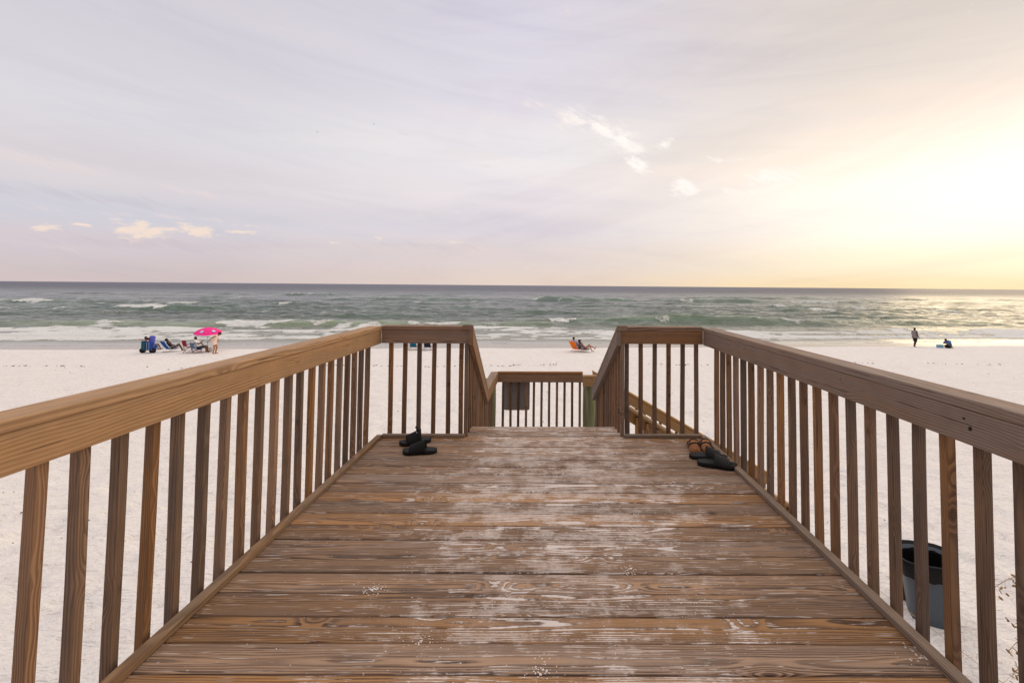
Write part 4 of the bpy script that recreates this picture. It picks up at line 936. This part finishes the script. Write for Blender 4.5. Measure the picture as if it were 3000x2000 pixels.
camp_chair('slate blue folding camp chair with crossed legs, right of the red chair', (-26.28, 35.42), R(62), slate, .56, .28, .80)
# umbrella
def umbrella():
    x, y = -26.25, 36.75; z = gz(x, y); t = thing('beach_umbrella', 'bright pink beach umbrella with white edge and two star marks', 'umbrella', (x, y, z))
    pk = plain('hot pink nylon', (.92, .012, .26), .55, .05, 10., .3); wh = cloth('white valance', (.8, .75, .77)); gy = cloth('grey ring', (.36, .38, .62))
    tilt = Matrix.Translation((0, 0, 1.44)) @ Matrix.Rotation(R(5), 4, 'Y') @ Matrix.Rotation(R(9), 4, 'X')
    n = 8; sub = 6; N = n*sub; Rr = .93; hh = .37; bm = bmesh.new(); rings = []
    def rad(k): return 1-.045*abs(math.sin(math.pi*k/sub))
    def prof(u): return hh*(1-u**1.75)
    for u in [i/10 for i in range(1, 11)]:
        rings.append([bm.verts.new((Rr*u*rad(k)*math.cos(2*math.pi*k/N), Rr*u*rad(k)*math.sin(2*math.pi*k/N), prof(u)-.03*u*u*abs(math.sin(math.pi*k/sub)))) for k in range(N)])
    ap = bm.verts.new((0, 0, hh+.02))
    for k in range(N): bm.faces.new((ap, rings[0][k], rings[0][(k+1) % N]))
    for a, b in zip(rings, rings[1:]):
        for k in range(N): bm.faces.new((a[k], b[k], b[(k+1) % N], a[(k+1) % N]))
    o = obj('canopy', bm, pk, t); o.matrix_local = tilt
    bm = bmesh.new(); top = [bm.verts.new((Rr*rad(k)*math.cos(2*math.pi*k/N), Rr*rad(k)*math.sin(2*math.pi*k/N), -.001-.03*abs(math.sin(math.pi*k/sub)))) for k in range(N)]
    bot = [bm.verts.new((1.01*Rr*rad(k)*math.cos(2*math.pi*k/N), 1.01*Rr*rad(k)*math.sin(2*math.pi*k/N), -.075-.03*abs(math.sin(math.pi*k/sub))-.02*(k % 2))) for k in range(N)]
    for k in range(N): bm.faces.new((top[k], bot[k], bot[(k+1) % N], top[(k+1) % N]))
    o = obj('valance', bm, wh, t); o.matrix_local = tilt
    bm = bmesh.new(); add_tube(bm, [(0, 0, -.1), (0, 0, 1.84)], .019, 8); obj('pole', bm, M_alu, t, True)
    bm = bmesh.new(); add_tube(bm, [(0, 0, .62), (0, 0, .70)], .035, 8); add_tube(bm, [(0, 0, 1.0), (0, 0, 1.08)], .032, 8); obj('clamp', bm, M_strap, t, True)
    bm = bmesh.new()
    for k in range(8): a = 2*math.pi*k/8; add_tube(bm, [(0, 0, hh-.03), (Rr*.55*math.cos(a), Rr*.55*math.sin(a), prof(.55)-.012), (Rr*.98*math.cos(a), Rr*.98*math.sin(a), -.0)], .007, 5)
    o = obj('rib', bm, M_alu, t, True); o.matrix_local = tilt
    for a0 in (-92, -18):      # star mark in a grey ring, on the panels facing the boardwalk
        for nm, mt_, star, lift in (('mark_ring', gy, False, .012), ('mark_star', wh, True, .02)):
            bm = bmesh.new(); pts = []; K = 24 if not star else 12
            for k in range(K):
                r_ = .14 if not star else (.125 if k % 2 == 0 else .06); aa = 2*math.pi*k/K
                u = .66+r_*math.cos(aa)/Rr*1.0; ang = R(a0)+r_*math.sin(aa)/(Rr*.66)
                pts.append(bm.verts.new((Rr*u*.985*math.cos(ang), Rr*u*.985*math.sin(ang), prof(u)+lift)))
            bm.faces.new(pts); o = obj(nm, bm, mt_, t); o.matrix_local = tilt
umbrella()
# cooler
def box_cooler(label, loc, rz, size, cb, cl, nm='cooler', cat='cooler'):
    x, y = loc; t = thing(nm, label, cat, (x, y, gz(x, y)), rz); L, Wd, Hh = size
    bm = bmesh.new(); add_box(bm, (0, 0, Hh*.40), (L, Wd, Hh*.80), None, .03); obj('body', bm, cb, t)
    bm = bmesh.new(); add_box(bm, (0, 0, Hh*.91), (L*1.04, Wd*1.05, Hh*.18), None, .025); obj('lid', bm, cl, t)
    bm = bmesh.new(); add_tube(bm, [(-L/2-.01, -Wd*.3, Hh*.62), (-L/2-.05, -Wd*.25, Hh*.55), (-L/2-.05, Wd*.25, Hh*.55), (-L/2-.01, Wd*.3, Hh*.62)], .012, 6); add_tube(bm, [(L/2+.01, -Wd*.3, Hh*.62), (L/2+.05, -Wd*.25, Hh*.55), (L/2+.05, Wd*.25, Hh*.55), (L/2+.01, Wd*.3, Hh*.62)], .012, 6); obj('handle', bm, M_alu, t, True)
    return t
whp = plain('white cooler plastic', (.76, .70, .62), .4, .05, 10., .4)
box_cooler('white cooler standing on the sand below the umbrella pole', (-25.72, 36.35), R(4), (.56, .36, .34), whp, whp)
lbl = cloth('light blue nylon', (.22, .43, .55))
box_cooler('light blue cooler bag on the sand left of the person in the blue towel', (35.55, 40.85), R(3), (.44, .32, .27), lbl, lbl, 'cooler_bag', 'cooler bag')
o = obj('beach_bag', pile(), cloth('black nylon bag', (.006, .006, .008)), None, True); o.location = (36.08, 40.55, gz(36.08, 40.55)); o.scale = (.55, .8, 1.35); remesh(o, .02, 6); tag(o, 'black bag in front of the person in the blue towel', 'bag')
# beach cart and what it carries
def cart():
    x, y = -29.55, 35.4; z = gz(x, y); t = thing('beach_cart', 'beach cart on two fat black wheels, loaded with blue gear', 'cart', (x, y, z), R(-8))
    M_tyre = plain('black balloon tyre', (.012, .012, .013), .6, .15, 20., .3)
    for x_ in (-.42, .40):
        w_ = bpy.data.objects.new('wheel', None); C.objects.link(w_); w_.parent = t; w_.location = (x_, -.12, .20)
        bm = bmesh.new(); prof = [(.10, -.09), (.16, -.105), (.195, -.07), (.205, 0), (.195, .07), (.16, .105), (.10, .09)]; add_lathe(bm, prof, 24); bmesh.ops.rotate(bm, verts=bm.verts[:], cent=(0, 0, 0), matrix=Matrix.Rotation(R(90), 3, 'X')); bmesh.ops.rotate(bm, verts=bm.verts[:], cent=(0, 0, 0), matrix=Matrix.Rotation(R(28), 3, 'Z')); obj('tyre', bm, M_tyre, w_, True)
        bm = bmesh.new(); add_lathe(bm, [(0, -.06), (.10, -.06), (.105, 0), (.10, .06), (0, .06)], 16); bmesh.ops.rotate(bm, verts=bm.verts[:], cent=(0, 0, 0), matrix=Matrix.Rotation(R(90), 3, 'X')); bmesh.ops.rotate(bm, verts=bm.verts[:], cent=(0, 0, 0), matrix=Matrix.Rotation(R(28), 3, 'Z')); obj('hub', bm, plain('dark hub', (.05, .05, .055)), w_, True)
    bm = bmesh.new(); add_tube(bm, [(-.45, -.12, .2), (.45, -.12, .2)], .02, 8)
    for y_ in (-.2, .25): add_tube(bm, [(-.35, y_, .26), (.42, y_, .26), (.42, y_, .9)], .016, 6); add_tube(bm, [(-.35, y_, .26), (-.35, y_, .8), (-.62, y_, 1.02)], .016, 6)
    add_tube(bm, [(-.62, -.2, 1.02), (-.62, .25, 1.02)], .018, 6); obj('frame', bm, M_alu, t, True)
    bm = bmesh.new(); add_tube(bm, [(-.72, -.2, 1.03), (-.38, -.2, 1.0)], .026, 8); obj('handle_grip', bm, plain('coral foam grip', (.55, .16, .13), .7), t, True)
    bm = bmesh.new(); add_box(bm, (0, .03, .40), (.74, .42, .3), None, .04); obj('basket', bm, blue, t)
    def boards(name, lb, cat, c, px, py, ang, h_, w_, col2=None):
        bm = rounded_panel(w_, h_, w_*.30, .06); o = obj(name, bm, plain('board '+lb[:14], c, .5, .06, 8.), None); o.location = Vector((x, y, z))+Vector((px, py, .30+h_/2)); o.rotation_euler = (R(-6), R(ang), R(-8)); return tag(o, lb, cat, 'gear on the beach cart')
    boards('boogie_board', 'violet blue boogie board standing upright on the beach cart', 'boogie board', (.14, .16, .62), .24, -.12, 3, 1.0, .46)
    boards('boogie_board', 'yellow boogie board peeking out behind the violet one on the cart', 'boogie board', (.80, .48, .03), .08, .08, -6, .98, .44)
    def bag(lb, c, px, py, sx, sy, sz, stripe=None):
        t2 = thing('gear_bag', lb, 'bag', (x+px, y+py, z+.28), R(-8), 'gear on the beach cart'); bm = bmesh.new(); add_box(bm, (0, 0, sz/2), (sx, sy, sz), None, min(sx, sy)*.3); obj('bag_body', bm, c, t2, True)
        if stripe:
            for q in (-.12, .12): bm = bmesh.new(); add_box(bm, (q*sx*2, -sy/2-.004, sz/2), (.028, .012, sz*.8), None, .004); obj('bag_strap', bm, stripe, t2)
        return t2
    bag('dark teal folded chair bag strapped upright on the left of the cart', cloth('deep teal nylon', (.012, .085, .13)), -.14, -.32, .36, .2, .66, cloth('olive strap', (.10, .16, .10)))
    bag('royal blue folded chair bag strapped upright on the right of the cart', cloth('royal nylon', (.02, .075, .34)), .24, -.34, .40, .2, .62, cloth('pale strap', (.45, .45, .35)))
    bag('small sky blue bag hanging at the left end of the cart', cloth('sky blue nylon', (.03, .22, .45)), -.42, -.05, .2, .2, .42)
    bm = bmesh.new(); add_ball(bm, (0, 0, .09), (.16, .14, .09), 2); o = obj('sun_hat', bm, M_hair, None, True); o.location = (x-.04, y-.2, z+.98); tag(o, 'black hat resting on top of the teal bag on the cart', 'hat', 'gear on the beach cart')
cart()
# birds far out
def bird(loc, rz, lb):
    bm = bmesh.new(); add_tube(bm, [(-.2, 0, 0), (-.06, 0, .02), (.1, 0, .02), (.2, 0, .0)], [.015, .06, .055, .01], 8)
    t = thing('bird', lb, 'bird', loc, rz, 'birds in the sky'); M = plain('dark plumage', (.05, .045, .045), .8); obj('body', bm, M, t, True)
    for s in (-1, 1):
        bm = bmesh.new(); v = [bm.verts.new(c) for c in ((.08, 0, .03), (-.08, 0, .03), (-.05, s*.3, .14), (.06, s*.3, .14), (-.06, s*.62, .08))]; bm.faces.new((v[0], v[1], v[2], v[3])); bm.faces.new((v[3], v[2], v[4])); bmesh.ops.solidify(bm, geom=bm.faces[:], thickness=.01); obj('wing', bm, M, t)
bird((-79.5, 160, 54), R(20), 'tiny dark bird high in the sky, the lower left of the two')
bird((-63.8, 170, 60.6), R(200), 'tiny dark bird high in the sky, the upper right of the two')
